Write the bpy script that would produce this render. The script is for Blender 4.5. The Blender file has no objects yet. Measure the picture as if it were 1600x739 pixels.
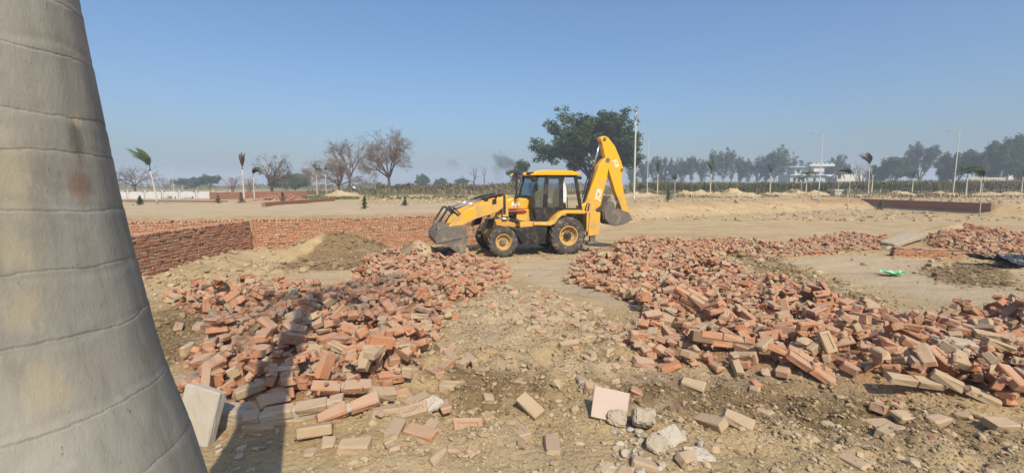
import bpy, bmesh, math, random
import numpy as np
from mathutils import Vector, Matrix, Euler, Quaternion

sc = bpy.context.scene
COL = sc.collection
# ------------------------------------------------------------------ camera, sky, sun, exposure
FPX, IW, IH, HC, HY = 700.0, 1600.0, 739.0, 2.3, 292.0      # focal length in px, picture size, camera height, horizon row
PITCH = math.atan((IH/2-HY)/FPX)
cam = bpy.data.cameras.new('camera'); cam.lens = 36*FPX/IW; cam.sensor_width = 36
cam.clip_start = 0.05; cam.clip_end = 9000
camo = bpy.data.objects.new('camera', cam); COL.objects.link(camo)
camo.location = (0, 0, HC); camo.rotation_euler = (math.pi/2-PITCH, 0, 0); sc.camera = camo

SUN_EL, SUN_AZ = math.radians(46), math.radians(162)         # azimuth clockwise from +Y
world = bpy.data.worlds.new('World'); sc.world = world; world.use_nodes = True
wn = world.node_tree; sky = wn.nodes.new('ShaderNodeTexSky'); sky.sky_type = 'NISHITA'
sky.sun_disc = False; sky.sun_elevation = SUN_EL; sky.sun_rotation = SUN_AZ
sky.altitude = 200; sky.air_density = 1.35; sky.dust_density = 3.3; sky.ozone_density = 10.0
wn.nodes['Background'].inputs[1].default_value = 0.145
wn.links.new(sky.outputs[0], wn.nodes['Background'].inputs[0])
sl = bpy.data.lights.new('sun', 'SUN'); sl.energy = 4.9; sl.angle = math.radians(0.5); sl.color = (1.0, 0.90, 0.72)
so = bpy.data.objects.new('sun', sl); COL.objects.link(so)
SDIR = Vector((math.cos(SUN_EL)*math.sin(SUN_AZ), math.cos(SUN_EL)*math.cos(SUN_AZ), math.sin(SUN_EL)))
so.rotation_euler = SDIR.to_track_quat('Z', 'Y').to_euler(); so.location = (6, -10, 30)
sc.view_settings.view_transform = 'Standard'; sc.view_settings.look = 'None'
sc.view_settings.exposure = 0.0; sc.view_settings.gamma = 1.0; sc.view_settings.use_curve_mapping = False
sc.cycles.max_bounces = 6; sc.cycles.transparent_max_bounces = 12; sc.cycles.volume_bounces = 1

# ------------------------------------------------------------------ small helpers
def smooth(a, b, x):
    t = np.clip((np.asarray(x, float)-a)/(b-a), 0, 1); return t*t*(3-2*t)

def hash2(ix, iy, seed):
    n = (ix.astype(np.int64)*374761393 + iy.astype(np.int64)*668265263 + seed*1442695041) & 0xffffffff
    n = ((n ^ (n >> 13))*1274126177) & 0xffffffff
    return ((n ^ (n >> 16)) & 0xffff)/65535.0

def vnoise(x, y, seed=0):
    x = np.asarray(x, float); y = np.asarray(y, float)
    ix, iy = np.floor(x), np.floor(y); fx, fy = x-ix, y-iy
    fx = fx*fx*(3-2*fx); fy = fy*fy*(3-2*fy); ix = ix.astype(np.int64); iy = iy.astype(np.int64)
    a, b = hash2(ix, iy, seed), hash2(ix+1, iy, seed); c, d = hash2(ix, iy+1, seed), hash2(ix+1, iy+1, seed)
    return (a*(1-fx)+b*fx)*(1-fy)+(c*(1-fx)+d*fx)*fy

def fbm(x, y, s, octv=4, seed=0, gain=.5):
    t = 0; a = 1; n = 0
    for o in range(octv):
        t = t+a*(vnoise(x/s*2**o+17.3*o, y/s*2**o-9.1*o, seed+o)-.5); n += a; a *= gain
    return t/n*2

def ray(px, py):
    x, y = (px-IW/2)/FPX, (py-IH/2)/FPX
    return Vector((x, math.cos(PITCH)-y*math.sin(PITCH), -math.sin(PITCH)-y*math.cos(PITCH)))

# ------------------------------------------------------------------ terrain
BX = np.array([-400, -60, -13, -9.1, -3.0, 0.2, 3.5, 9.5, 20, 38.5, 60, 400.])
BY = np.array([ -40,   4, 14.75, 15.8, 17.9, 19.2, 25., 33.5, 40., 49., 60., 80.])
MOUNDS = []      # (x, y, h, rx, ry, rot)
def mound(x, y, h, rx, ry, rot=0): MOUNDS.append((x, y, h, rx, ry, rot))
GX0, GX1, GY0, GY1, GR = -13.0, 24.0, 2.0, 24.0, 0.04
gnx, gny = int((GX1-GX0)/GR), int((GY1-GY0)/GR)
gxx, gyy = np.meshgrid(GX0+(np.arange(gnx)+.5)*GR, GY0+(np.arange(gny)+.5)*GR, indexing='ij')
CORE = np.zeros((gnx, gny)); ROUGH = np.zeros((gnx, gny))

def gsample(A, x, y):
    fx = (np.asarray(x, float)-GX0)/GR-.5; fy = (np.asarray(y, float)-GY0)/GR-.5
    ok = (fx > 0) & (fx < gnx-2) & (fy > 0) & (fy < gny-2)
    fx = np.clip(fx, 0, gnx-2); fy = np.clip(fy, 0, gny-2); i = fx.astype(int); j = fy.astype(int); fx = fx-i; fy = fy-j
    v = (A[i, j]*(1-fx)+A[i+1, j]*fx)*(1-fy)+(A[i, j+1]*(1-fx)+A[i+1, j+1]*fx)*fy
    return np.where(ok, v, 0)

def gauss(x, y, m):
    cx, cy, h, rx, ry, rot = m; c, s = math.cos(rot), math.sin(rot)
    u = ((x-cx)*c+(y-cy)*s)/rx; v = (-(x-cx)*s+(y-cy)*c)/ry
    return h*np.exp(-(u*u+v*v)*1.4)

def terrain(x, y, fine=True):
    x = np.asarray(x, float); y = np.asarray(y, float)
    z = .5*(1-smooth(3.0, 10.5, y))
    d = y-np.interp(x, BX, BY)
    wal = smooth(1.0, -1.5, x)
    lo, hi = -2.2*(1-wal)+.02*wal, 1.6*(1-wal)+.3*wal
    t = np.clip((d-lo)/(hi-lo), 0, 1); pl = t*t*(3-2*t)
    pl = np.maximum(pl, smooth(38.55, 38.8, x)*smooth(33, 36, y))
    z = z*(1-pl)+pl*1.03
    z = z+pl*.10*fbm(x, y, 9, 3, 5)*smooth(0, 6, d)
    z = z-1.2*smooth(-34, -42, x)*smooth(46, 56, y)*smooth(110, 90, y)
    for m in MOUNDS: z = z+gauss(x, y, m)
    z = z+.06*fbm(x, y, 2.3, 3, 11)*smooth(1.5, 5, np.abs(y-2)+2)
    if fine:
        z = z+gsample(CORE, x, y)
        r = gsample(ROUGH, x, y)
        near = smooth(40, 18, y)
        u_ = x*.93+y*.37; v_ = -x*.37+y*.93                 # tracks dragged along the site
        z = z+smooth(8, 12, y)*smooth(45, 30, y)*(.05*fbm(u_*.10, v_, .9, 3, 71)+.02*fbm(u_*.2, v_, .3, 2, 72))
        bil = np.abs(fbm(x, y, .34, 3, 23))
        z = z+near*(.012*fbm(x, y, .3, 3, 31)+r*(.17*(bil-.2)+.05*fbm(x, y, .16, 3, 41)))
    fl = np.exp(-(((x-.9)/2.6)**2+((y-14.9)/1.6)**2)**2)      # the machine stands on level ground
    return z*(1-fl)

def at(px, py, dz=0, fine=True):
    d = ray(px, py); z = 0.3
    for _ in range(14):
        t = (z+dz-HC)/d.z; t = min(max(t, .5), 900)
        zn = float(terrain(d.x*t, d.y*t, fine)); z = .5*z+.5*zn
    t = (z+dz-HC)/d.z
    return Vector((d.x*t, d.y*t, z))

def flat(px, py, z=0):
    d = ray(px, py); t = (z-HC)/d.z
    return (d.x*t, d.y*t)
def on_ground(px, depth, dz=0):
    x = (px-800)/FPX*depth; return Vector((x, depth, float(terrain(x, depth))+dz))

def poly_mask(pts):
    m = np.zeros((gnx, gny), bool); n = len(pts)
    for i in range(n):
        (x1, y1), (x2, y2) = pts[i], pts[(i+1) % n]
        c = ((y1 > gyy) != (y2 > gyy)); m ^= c & (gxx < (x2-x1)*(gyy-y1)/((y2-y1) if y2 != y1 else 1e-9)+x1)
    return m.astype(float)
def blur(A, r):
    k = max(1, int(r/GR))
    for ax in (0, 1):
        for _ in range(2):
            P = np.pad(A, [(k, k+1) if a == ax else (0, 0) for a in (0, 1)], mode='edge')
            c = np.cumsum(P, axis=ax); c = np.insert(c, 0, 0, axis=ax)
            n = A.shape[ax]
            A = (np.take(c, np.arange(n)+2*k+1, ax)-np.take(c, np.arange(n), ax))/(2*k+1)
    return A

# mounds of earth (world metres)
mound(-6.2, 15.0, .66, 1.35, .7, .25); mound(-5.0, 15.2, .30, 1.2, .6, .3)
mound(-8.5, 12.4, .30, .9, 2.6, .05); mound(-7.8, 14.2, .16, 1.4, .7)
mound(.1, 8.2, .26, 1.7, 1.1, 0); mound(-.3, 6.9, .18, 1.5, 1.2, 0); mound(17.8, 18.2, .4, 1.2, .7, .1); mound(21.5, 21.5, .5, 1.6, .8, 0); mound(.2, 5.2, .16, 1.3, 1.0); mound(-.6, 9.6, .12, 1.4, 1.0)
mound(2.6, 3.9, -.10, 1.4, .7, -.2)
mound(-4.6, 6.4, -.12, .7, .5)
mound(-3.1, 15.0, .50, .75, .6); mound(-2.0, 16.3, .2, .8, .5)
mound(16.5, 17.2, .45, 2.0, .9, .1)

PILES = {   # ground outline seen in the photo (px) -> density per m2, core height, edge blur, group text
 'left':  ([(258,470),(330,452),(440,446),(520,462),(600,455),(690,470),(705,500),(690,540),(640,575),(625,610),(570,650),(450,655),(335,650),(300,600),(262,565),(330,545),(345,500),(300,490)], 66, .13, .5),
 'bucket':([(520,455),(585,425),(560,408),(612,395),(660,385),(720,395),(770,405),(800,425),(765,450),(715,480),(640,475)], 60, .04, .5),
 'right': ([(885,440),(905,400),(950,388),(1010,375),(1060,380),(1110,405),(1165,430),(1230,445),(1300,475),(1390,505),(1440,520),(1500,500),(1600,496),(1750,500),(1760,640),(1600,640),(1480,628),(1400,612),(1300,598),(1240,588),(1170,590),(1120,580),(1060,572),(1000,572),(985,545),(1015,510),(1000,478),(930,455)], 66, .13, .5),
 'strip': ([(1060,378),(1120,372),(1230,380),(1320,362),(1385,372),(1385,388),(1300,396),(1180,402),(1100,395)], 30, .05, .35),
 'corner':([(1440,385),(1500,362),(1540,350),(1620,350),(1700,420),(1600,420),(1545,400)], 28, .08, .4),
 'middle':([(740,445),(830,450),(940,480),(1000,520),(1010,570),(960,580),(880,540),(800,500),(745,480)], 36, .03, .45),
 'apron': ([(430,650),(540,600),(640,560),(700,520),(730,580),(700,670),(560,715),(440,710)], 26, .04, .25),
 'foot':  ([(960,560),(1100,585),(1300,612),(1480,632),(1600,645),(1600,690),(1450,680),(1250,650),(1080,625),(960,600)], 9, .0, .25),
 'front': ([(480,690),(600,600),(700,560),(900,560),(1000,600),(1500,650),(1600,680),(1600,739),(500,739)], 7, 0, .2),
}
DENS = {}
for k, (pp, dens, ch, br) in PILES.items():
    w = [tuple(at(px, py, .05, False)[:2]) for px, py in pp]
    m = poly_mask(w); bm_ = blur(m, br)
    DENS[k] = (m*np.clip(bm_*1.6, 0, 1), dens)
    lump = .75+.9*fbm(gxx, gyy, 1.3, 2, 77)
    CORE += ch*smooth(.15, .95, bm_)*np.clip(lump, .3, 1.7)
# hollows and rough, trampled soil
def rough_patch(pp, amt, br=.5):
    global ROUGH
    ROUGH = np.maximum(ROUGH, amt*blur(poly_mask([tuple(at(a, b, 0, False)[:2]) for a, b in pp]), br))
rough_patch([(1120,400),(1200,395),(1290,430),(1400,480),(1360,490),(1280,470),(1180,430)], .9)
rough_patch([(225,440),(330,415),(440,398),(480,410),(420,432),(240,462)], 1.0)
rough_patch([(430,415),(470,380),(600,375),(640,405),(540,418)], 1.3, .3)
rough_patch([(950,580),(1150,590),(1350,620),(1600,650),(1600,739),(1250,739),(1050,650)], 1.1)
rough_patch([(700,470),(850,460),(1000,520),(1000,600),(900,700),(600,739),(500,739),(620,600)], .95)
rough_patch([(250,480),(340,490),(340,550),(260,570)], .9, .2)
rough_patch([(1430,415),(1560,410),(1600,440),(1590,460),(1450,440)], .5)
ROUGH = np.maximum(ROUGH, .14)
# ------------------------------------------------------------------ materials
class NT:
    def __init__(s, name):
        s.m = bpy.data.materials.new(name); s.m.use_nodes = True; s.t = s.m.node_tree
        s.b = s.t.nodes['Principled BSDF']; s.o = s.t.nodes['Material Output']
    def n(s, typ, **kw):
        nd = s.t.nodes.new('ShaderNode'+typ)
        for k, v in kw.items():
            if k.startswith('i_'): nd.inputs[k[2:].replace('_', ' ')].default_value = v
            else: setattr(nd, k, v)
        return nd
    def l(s, a, b): s.t.links.new(a, b)
    def coord(s, kind='Object'): return s.n('TexCoord').outputs[kind]
    def noise(s, scale, vec=None, detail=4, rough=.55, dist=0):
        nd = s.n('TexNoise', i_Scale=scale, i_Detail=detail, i_Roughness=rough, i_Distortion=dist)
        if vec is not None: s.l(vec, nd.inputs['Vector'])
        return nd.outputs['Fac']
    def math(s, op, a, b=None, c=None, clamp=False):
        nd = s.n('Math', operation=op, use_clamp=clamp)
        for i, v in enumerate((a, b, c)):
            if v is None: continue
            if isinstance(v, (int, float)): nd.inputs[i].default_value = v
            else: s.l(v, nd.inputs[i])
        return nd.outputs[0]
    def ramp(s, fac, stops, interp='LINEAR'):
        nd = s.n('ValToRGB'); cr = nd.color_ramp; cr.interpolation = interp
        while len(cr.elements) < len(stops): cr.elements.new(.5)
        for e, (p, c) in zip(cr.elements, stops): e.position = p; e.color = (*c, 1) if len(c) == 3 else c
        s.l(fac, nd.inputs[0]); return nd.outputs[0]
    def fac(s, v, a, b):
        nd = s.n('MapRange', interpolation_type='SMOOTHSTEP', clamp=True); nd.inputs['From Min'].default_value = a; nd.inputs['From Max'].default_value = b
        s.l(v, nd.inputs['Value']); return nd.outputs[0]
    def mix(s, f, a, b, blend='MIX'):
        nd = s.n('Mix', data_type='RGBA', blend_type=blend)
        for i, v in ((0, f), (6, a), (7, b)):
            if isinstance(v, (int, float)): nd.inputs[i].default_value = v
            elif isinstance(v, tuple): nd.inputs[i].default_value = (*v, 1)
            else: s.l(v, nd.inputs[i])
        return nd.outputs[2]
    def attr(s, name): return s.n('Attribute', attribute_name=name)
    def bump(s, h, strength=.5, dist=.02, prev=None):
        nd = s.n('Bump', i_Strength=strength, i_Distance=dist); s.l(h, nd.inputs['Height'])
        if prev is not None: s.l(prev, nd.inputs['Normal'])
        return nd.outputs[0]
    def done(s, col=None, rough=.9, normal=None, metal=0, spec=.3):
        if col is not None:
            if isinstance(col, tuple): s.b.inputs['Base Color'].default_value = (*col, 1)
            else: s.l(col, s.b.inputs['Base Color'])
        if isinstance(rough, (int, float)): s.b.inputs['Roughness'].default_value = rough
        else: s.l(rough, s.b.inputs['Roughness'])
        s.b.inputs['Metallic'].default_value = metal; s.b.inputs['Specular IOR Level'].default_value = spec
        if normal is not None: s.l(normal, s.b.inputs['Normal'])
        return s.m

def mat_plain(name, col, rough=.6, metal=0, var=.25, scale=6, dirt=None, dirt_amt=.5, bump=.15, spec=.4):
    t = NT(name); co = t.coord(); nz = t.noise(scale, co, 5)
    c = t.mix(nz, tuple(v*(1-var) for v in col), tuple(min(1, v*(1+var)) for v in col))
    if dirt:
        d = t.noise(scale*.6, co, 6, .65, .4); c = t.mix(t.math('MULTIPLY', t.fac(d, .48, .68), dirt_amt), c, dirt)
    nb = t.noise(scale*8, co, 3)
    return t.done(c, rough, t.bump(nb, bump, .004), metal, spec)

def mat_brick(name, dusty):
    t = NT(name); co = t.coord()
    rnd = t.math('FRACT', t.math('ADD', t.n('ObjectInfo').outputs['Random'], t.attr('rnd').outputs['Fac']))
    off = t.n('VectorMath', operation='ADD'); t.l(co, off.inputs[0])
    cmb = t.n('CombineXYZ'); t.l(t.math('MULTIPLY', rnd, 37.), cmb.inputs[0]); t.l(t.math('MULTIPLY', rnd, 91.), cmb.inputs[1]); t.l(cmb.outputs[0], off.inputs[1])
    co = off.outputs[0]
    base = t.ramp(rnd, [(0, (0.319, 0.117, 0.059)), (.16, (0.483, 0.193, 0.092)), (.32, (0.426, 0.184, 0.100)), (.48, (0.542, 0.229, 0.108)), (.62, (0.387, 0.179, 0.111)), (.76, (0.513, 0.270, 0.164)), (.90, (0.474, 0.309, 0.212)), (1, (0.358, 0.140, 0.072))])
    n1 = t.noise(9, co, 6, .65); n2 = t.noise(38, co, 5, .7)
    c = t.mix(t.fac(n1, .35, .7), base, t.mix(.5, base, (0.577, 0.281, 0.160)))
    mort = t.fac(t.noise(6.5, co, 7, .7, .3), .56, .66)          # smears of mortar and grey soot
    c = t.mix(t.math('MULTIPLY', mort, .75), c, t.ramp(t.noise(3, co, 2), [(.35, (0.465, 0.357, 0.264)), (.65, (0.307, 0.230, 0.184))]))
    dust = t.fac(t.math('ADD', t.math('MULTIPLY', n2, .4), t.noise(5, co, 6, .6)), .42 if dusty else .56, .62 if dusty else .92)
    c = t.mix(t.math('MULTIPLY', dust, .96 if dusty else .72), c, (.45, .345, .215) if dusty else (.42, .31, .20))
    geo = t.n('NewGeometry'); sz = t.n('SeparateXYZ'); t.l(geo.outputs['Normal'], sz.inputs[0])       # dust lies on whatever faces up
    updust = t.math('MULTIPLY', t.fac(sz.outputs[2], .25, .95), t.fac(t.math('ADD', t.math('MULTIPLY', rnd, .35), t.noise(7, co, 6, .65)), .42, .82))
    c = t.mix(t.math('MULTIPLY', updust, .85), c, (.42, .315, .215))
    c = t.mix(t.math('MULTIPLY', n2, .45), c, t.mix(.5, c, (0.186, 0.085, 0.048)))
    hb = t.math('ADD', t.math('MULTIPLY', n1, .8), t.math('MULTIPLY', n2, .5))
    return t.done(c, .95, t.bump(hb, .8, .012), spec=.12)

def mat_walls(name, scale=1.0):          # brick walls too far off to tell their bricks apart
    t = NT(name); co = t.coord(); br = t.n('TexBrick', offset=.5)
    br.inputs['Color1'].default_value = (.34, .155, .10, 1); br.inputs['Color2'].default_value = (.25, .11, .07, 1); br.inputs['Mortar'].default_value = (.25, .17, .12, 1)
    br.inputs['Scale'].default_value = 1; br.inputs['Mortar Size'].default_value = .008; br.inputs['Brick Width'].default_value = .24; br.inputs['Row Height'].default_value = .085
    mp = t.n('Mapping'); mp.inputs['Rotation'].default_value = (math.radians(90), 0, 0); t.l(co, mp.inputs[0]); t.l(mp.outputs[0], br.inputs[0])
    c = t.mix(t.math('MULTIPLY', t.noise(2.2, co, 5), .45), br.outputs[0], (.30, .17, .11))
    return t.done(c, .95, t.bump(br.outputs[1], -.4, .01), spec=.1)

def mat_leaf(name, cols, spec=.25, rough=.6, trans=.0):
    t = NT(name); r = t.attr('rnd').outputs['Fac']
    n = len(cols); c = t.ramp(r, [(i/(n-1), cc) for i, cc in enumerate(cols)])
    return t.done(c, rough, spec=spec)

M = {}
def ground_material():
    t = NT('soil'); co = t.coord(); s = t.attr('soil'); sep = t.n('SeparateColor'); t.l(s.outputs['Color'], sep.inputs[0])
    n1 = t.noise(.55, co, 6, .6); n2 = t.noise(3.2, co, 8, .68); n3 = t.noise(22, co, 6, .7); n4 = t.noise(95, co, 4, .7)
    c = t.ramp(n1, [(.3, (0.392, 0.278, 0.141)), (.5, (0.462, 0.339, 0.184)), (.7, (0.491, 0.385, 0.233))])
    c = t.mix(t.math('MULTIPLY', t.fac(n2, .45, .75), .55), c, (0.279, 0.191, 0.093))
    pale = t.math('ADD', sep.outputs[2], t.math('MULTIPLY', t.math('SUBTRACT', n2, .5), .8))
    c = t.mix(t.math('MULTIPLY', t.fac(pale, .2, .8), .85), c, t.ramp(n3, [(.35, (0.423, 0.329, 0.215)), (.65, (0.508, 0.406, 0.274))]))
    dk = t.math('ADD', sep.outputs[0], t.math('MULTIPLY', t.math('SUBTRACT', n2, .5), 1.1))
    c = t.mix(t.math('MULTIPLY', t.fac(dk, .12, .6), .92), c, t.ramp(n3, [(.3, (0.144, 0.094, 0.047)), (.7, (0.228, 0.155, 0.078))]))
    rd = t.math('ADD', sep.outputs[1], t.math('MULTIPLY', t.math('SUBTRACT', n3, .5), .9))
    c = t.mix(t.math('MULTIPLY', t.fac(rd, .25, .85), .85), c, t.ramp(n2, [(.35, (0.279, 0.134, 0.067)), (.65, (0.380, 0.207, 0.112))]))
    mpt = t.n('Mapping'); mpt.inputs['Rotation'].default_value = (0, 0, -.38); mpt.inputs['Scale'].default_value = (.12, 1.6, 1); t.l(co, mpt.inputs[0]); trk = t.noise(1.4, mpt.outputs[0], 6, .65)
    c = t.mix(t.math('MULTIPLY', t.fac(trk, .50, .66), .38), c, (0.265, 0.183, 0.110)); c = t.mix(t.math('MULTIPLY', t.fac(trk, .48, .36), .30), c, (0.490, 0.396, 0.302))
    c = t.mix(t.math('MULTIPLY', t.fac(n3, .5, .8), .35), c, (0.465, 0.364, 0.231))
    c = t.mix(t.math('MULTIPLY', t.fac(n4, .58, .75), .30), c, (0.170, 0.113, 0.060))
    grn = t.math('MULTIPLY', t.attr('green').outputs['Fac'], t.fac(n3, .35, .6))
    c = t.mix(grn, c, (0.110, 0.138, 0.041))
    vo = t.n('TexVoronoi', i_Scale=26); t.l(co, vo.inputs['Vector'])
    h = t.math('ADD', t.math('MULTIPLY', n3, 1.0), t.math('MULTIPLY', n4, .35)); h = t.math('ADD', h, t.math('MULTIPLY', vo.outputs['Distance'], -.5))
    b = t.bump(n2, .55, .08); b = t.bump(h, .85, .03, b)
    return t.done(c, .97, b, spec=.08)

M['soil'] = ground_material()
M['brick'] = mat_brick('fired brick', False); M['brick_dusty'] = mat_brick('dusty brick', True)
M['mud_mortar'] = mat_plain('mud mortar', (.21, .135, .085), .95, var=.3, scale=9, bump=.5, spec=.1)
M['far_brick'] = mat_walls('brickwork far off')
def mk_yellow():
    t = NT('yellow machine paint'); co = t.coord(); n = t.noise(3, co, 6, .65); n2 = t.noise(30, co, 4)
    c = t.mix(n, (.80, .385, .010), (.86, .44, .015))
    sepz = t.n('SeparateXYZ'); t.l(co, sepz.inputs[0])
    d = t.fac(t.math('SUBTRACT', t.math('ADD', n, t.math('MULTIPLY', n2, .3)), t.math('MULTIPLY', sepz.outputs[2], .10)), .36, .66)
    c = t.mix(t.math('MULTIPLY', d, .78), c, (.40, .28, .14))
    return t.done(c, t.ramp(d, [(0, (.32,)*3), (1, (.8,)*3)]), t.bump(n2, .05, .003), spec=.5)
M['yellow'] = mk_yellow()
M['black'] = mat_plain('black painted steel', (.022, .021, .02), .45, var=.3, scale=7, dirt=(.16, .12, .08), dirt_amt=.5, bump=.08)
M['steel'] = mat_plain('worn bucket steel', (.165, .14, .11), .55, .25, .35, 6, dirt=(.33, .26, .18), dirt_amt=.85, bump=.3)
M['chrome'] = mat_plain('chromed rod', (.75, .75, .76), .18, 1.0, .05, 10, bump=.02)
M['rubber'] = mat_plain('dusty tyre rubber', (.075, .066, .056), .9, var=.3, scale=9, dirt=(.30, .24, .17), dirt_amt=.75, bump=.3, spec=.15)
M['red'] = mat_plain('red painted steel', (.30, .025, .03), .45, scale=8, dirt=(.25, .17, .11), dirt_amt=.4)
M['white'] = mat_plain('white paint', (.80, .80, .78), .5, var=.05, bump=.03)
M['cloth_white'] = mat_plain('white cotton', (.78, .77, .74), .9, var=.08, scale=14, bump=.3)
M['seat'] = mat_plain('black vinyl', (.03, .03, .033), .5, bump=.1)
def mk_glass():
    t = NT('tinted cab glass'); tr = t.n('BsdfTransparent'); tr.inputs[0].default_value = (.62, .70, .70, 1); gl = t.n('BsdfGlossy'); gl.inputs['Roughness'].default_value = .03; gl.inputs['Color'].default_value = (.85, .92, .95, 1)
    mx = t.n('MixShader'); mx.inputs[0].default_value = .22; t.l(tr.outputs[0], mx.inputs[1]); t.l(gl.outputs[0], mx.inputs[2]); t.l(mx.outputs[0], t.o.inputs['Surface']); return t.m
M['glass'] = mk_glass()
M['concrete'] = mat_plain('grey cement', (.38, .32, .24), .92, var=.2, scale=7, dirt=(.38, .29, .19), dirt_amt=.6, bump=.5, spec=.12)
M['plaster'] = mat_plain('pale plaster', (.43, .375, .30), .92, var=.14, scale=8, dirt=(.42, .32, .21), dirt_amt=.55, bump=.5, spec=.12)
M['tile'] = mat_plain('pinkish tile face', (.47, .36, .29), .8, var=.06, scale=5, dirt=(.50, .39, .27), dirt_amt=.35, bump=.12)
M['green_sheet'] = mat_plain('green plastic sheet', (.22, .62, .33), .45, var=.12, scale=8, dirt=(.45, .5, .33), dirt_amt=.3, bump=.2)
M['tarp'] = mat_plain('black plastic tarp', (.018, .018, .02), .35, var=.3, scale=6, dirt=(.30, .27, .22), dirt_amt=.7, bump=.6)
M['pole'] = mat_plain('pale pole', (.52, .50, .45), .8, var=.12, scale=2, bump=.1)
M['lamp'] = mat_plain('grey lamp metal', (.33, .34, .35), .5, .4, bump=.05)
M['skin'] = mat_plain('brown skin', (.22, .12, .075), .6, bump=.05)
M['cloth_dark'] = mat_plain('dark trousers', (.025, .025, .03), .9, bump=.2)
M['bark'] = mat_plain('grey brown bark', (.14, .105, .08), .95, var=.35, scale=3, bump=.6, spec=.1)
M['twig'] = mat_plain('dry twig', (.20, .155, .125), .95, var=.3, scale=2, bump=.2, spec=.1)
M['twig_brown'] = mat_plain('reddish dry twig', (.23, .15, .105), .95, var=.3, scale=2, bump=.2, spec=.1)
M['bark_pale'] = mat_plain('pale bark', (.36, .33, .29), .9, var=.3, scale=2, bump=.3, spec=.1)
M['palm_young'] = mat_plain('pale young palm trunk', (.50, .44, .35), .9, var=.2, scale=5, bump=.3, spec=.1)
M['leaf_dark'] = mat_leaf('dark broad leaves', [(.022, .042, .013), (.042, .075, .023), (.065, .105, .032), (.10, .135, .048)])
M['leaf_euc'] = mat_leaf('eucalyptus leaves', [(.03, .045, .026), (.05, .07, .04), (.075, .095, .055), (.10, .115, .075)])
M['leaf_dry'] = mat_leaf('dry brown leaves', [(.13, .085, .05), (.17, .11, .065), (.15, .11, .07), (.22, .15, .095)])
M['leaf_grey'] = mat_leaf('grey green small leaves', [(.05, .06, .035), (.09, .095, .055), (.13, .12, .075), (.07, .08, .04)])
M['cane'] = mat_leaf('sugarcane blades', [(.12, .12, .045), (.17, .175, .065), (.17, .15, .07), (.22, .22, .095), (.27, .24, .13)])
M['scrub'] = mat_leaf('dry scrub', [(.18, .135, .075), (.16, .145, .065), (.25, .20, .12), (.12, .125, .055)])
M['crop'] = mat_leaf('low green crop', [(.09, .11, .04), (.13, .15, .05), (.18, .18, .075), (.22, .20, .10)])
M['frond'] = mat_leaf('palm fronds', [(.035, .055, .02), (.06, .085, .03), (.085, .105, .04)])
M['frond_dry'] = mat_leaf('dry palm fronds', [(.10, .065, .04), (.16, .10, .065), (.13, .10, .06)])
M['wallwhite'] = mat_plain('whitewash', (.55, .54, .52), .9, var=.08, scale=.8, dirt=(.45, .42, .36), dirt_amt=.35, bump=.1)
M['bluegrey'] = mat_plain('blue grey wash', (.36, .42, .44), .9, var=.1, scale=1, bump=.1)
M['redwash'] = mat_plain('red painted wall', (.46, .13, .10), .85, var=.15, scale=1, bump=.1)
M['dark'] = mat_plain('dark opening', (.02, .022, .025), .4)
M['clod'] = mat_leaf('earth clods', [(.35, .265, .16), (.41, .32, .20), (.29, .21, .125), (.46, .37, .245)], .08, .97)
M['clod_dark'] = mat_leaf('damp earth clods', [(.17, .115, .062), (.24, .17, .095), (.30, .215, .12), (.20, .14, .08)], .08, .97)
M['chips'] = mat_leaf('brick chips', [(.36, .165, .10), (.44, .22, .13), (.32, .15, .09), (.48, .31, .21)], .08, .97)

# ------------------------------------------------------------------ mesh builders
def tag(o, label=None, cat=None, group=None, kind=None):
    if label: o['label'] = label
    if cat: o['category'] = cat
    if group: o['group'] = group
    if kind: o['kind'] = kind
    return o
def link(o, parent=None):
    COL.objects.link(o)
    if parent is not None: o.parent = parent
    return o
def empty(name, loc=(0, 0, 0), rz=0, label=None, cat=None, group=None):
    o = bpy.data.objects.new(name, None); o.empty_display_size = .3; link(o); o.location = loc; o.rotation_euler = (0, 0, rz)
    return tag(o, label, cat, group)

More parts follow.
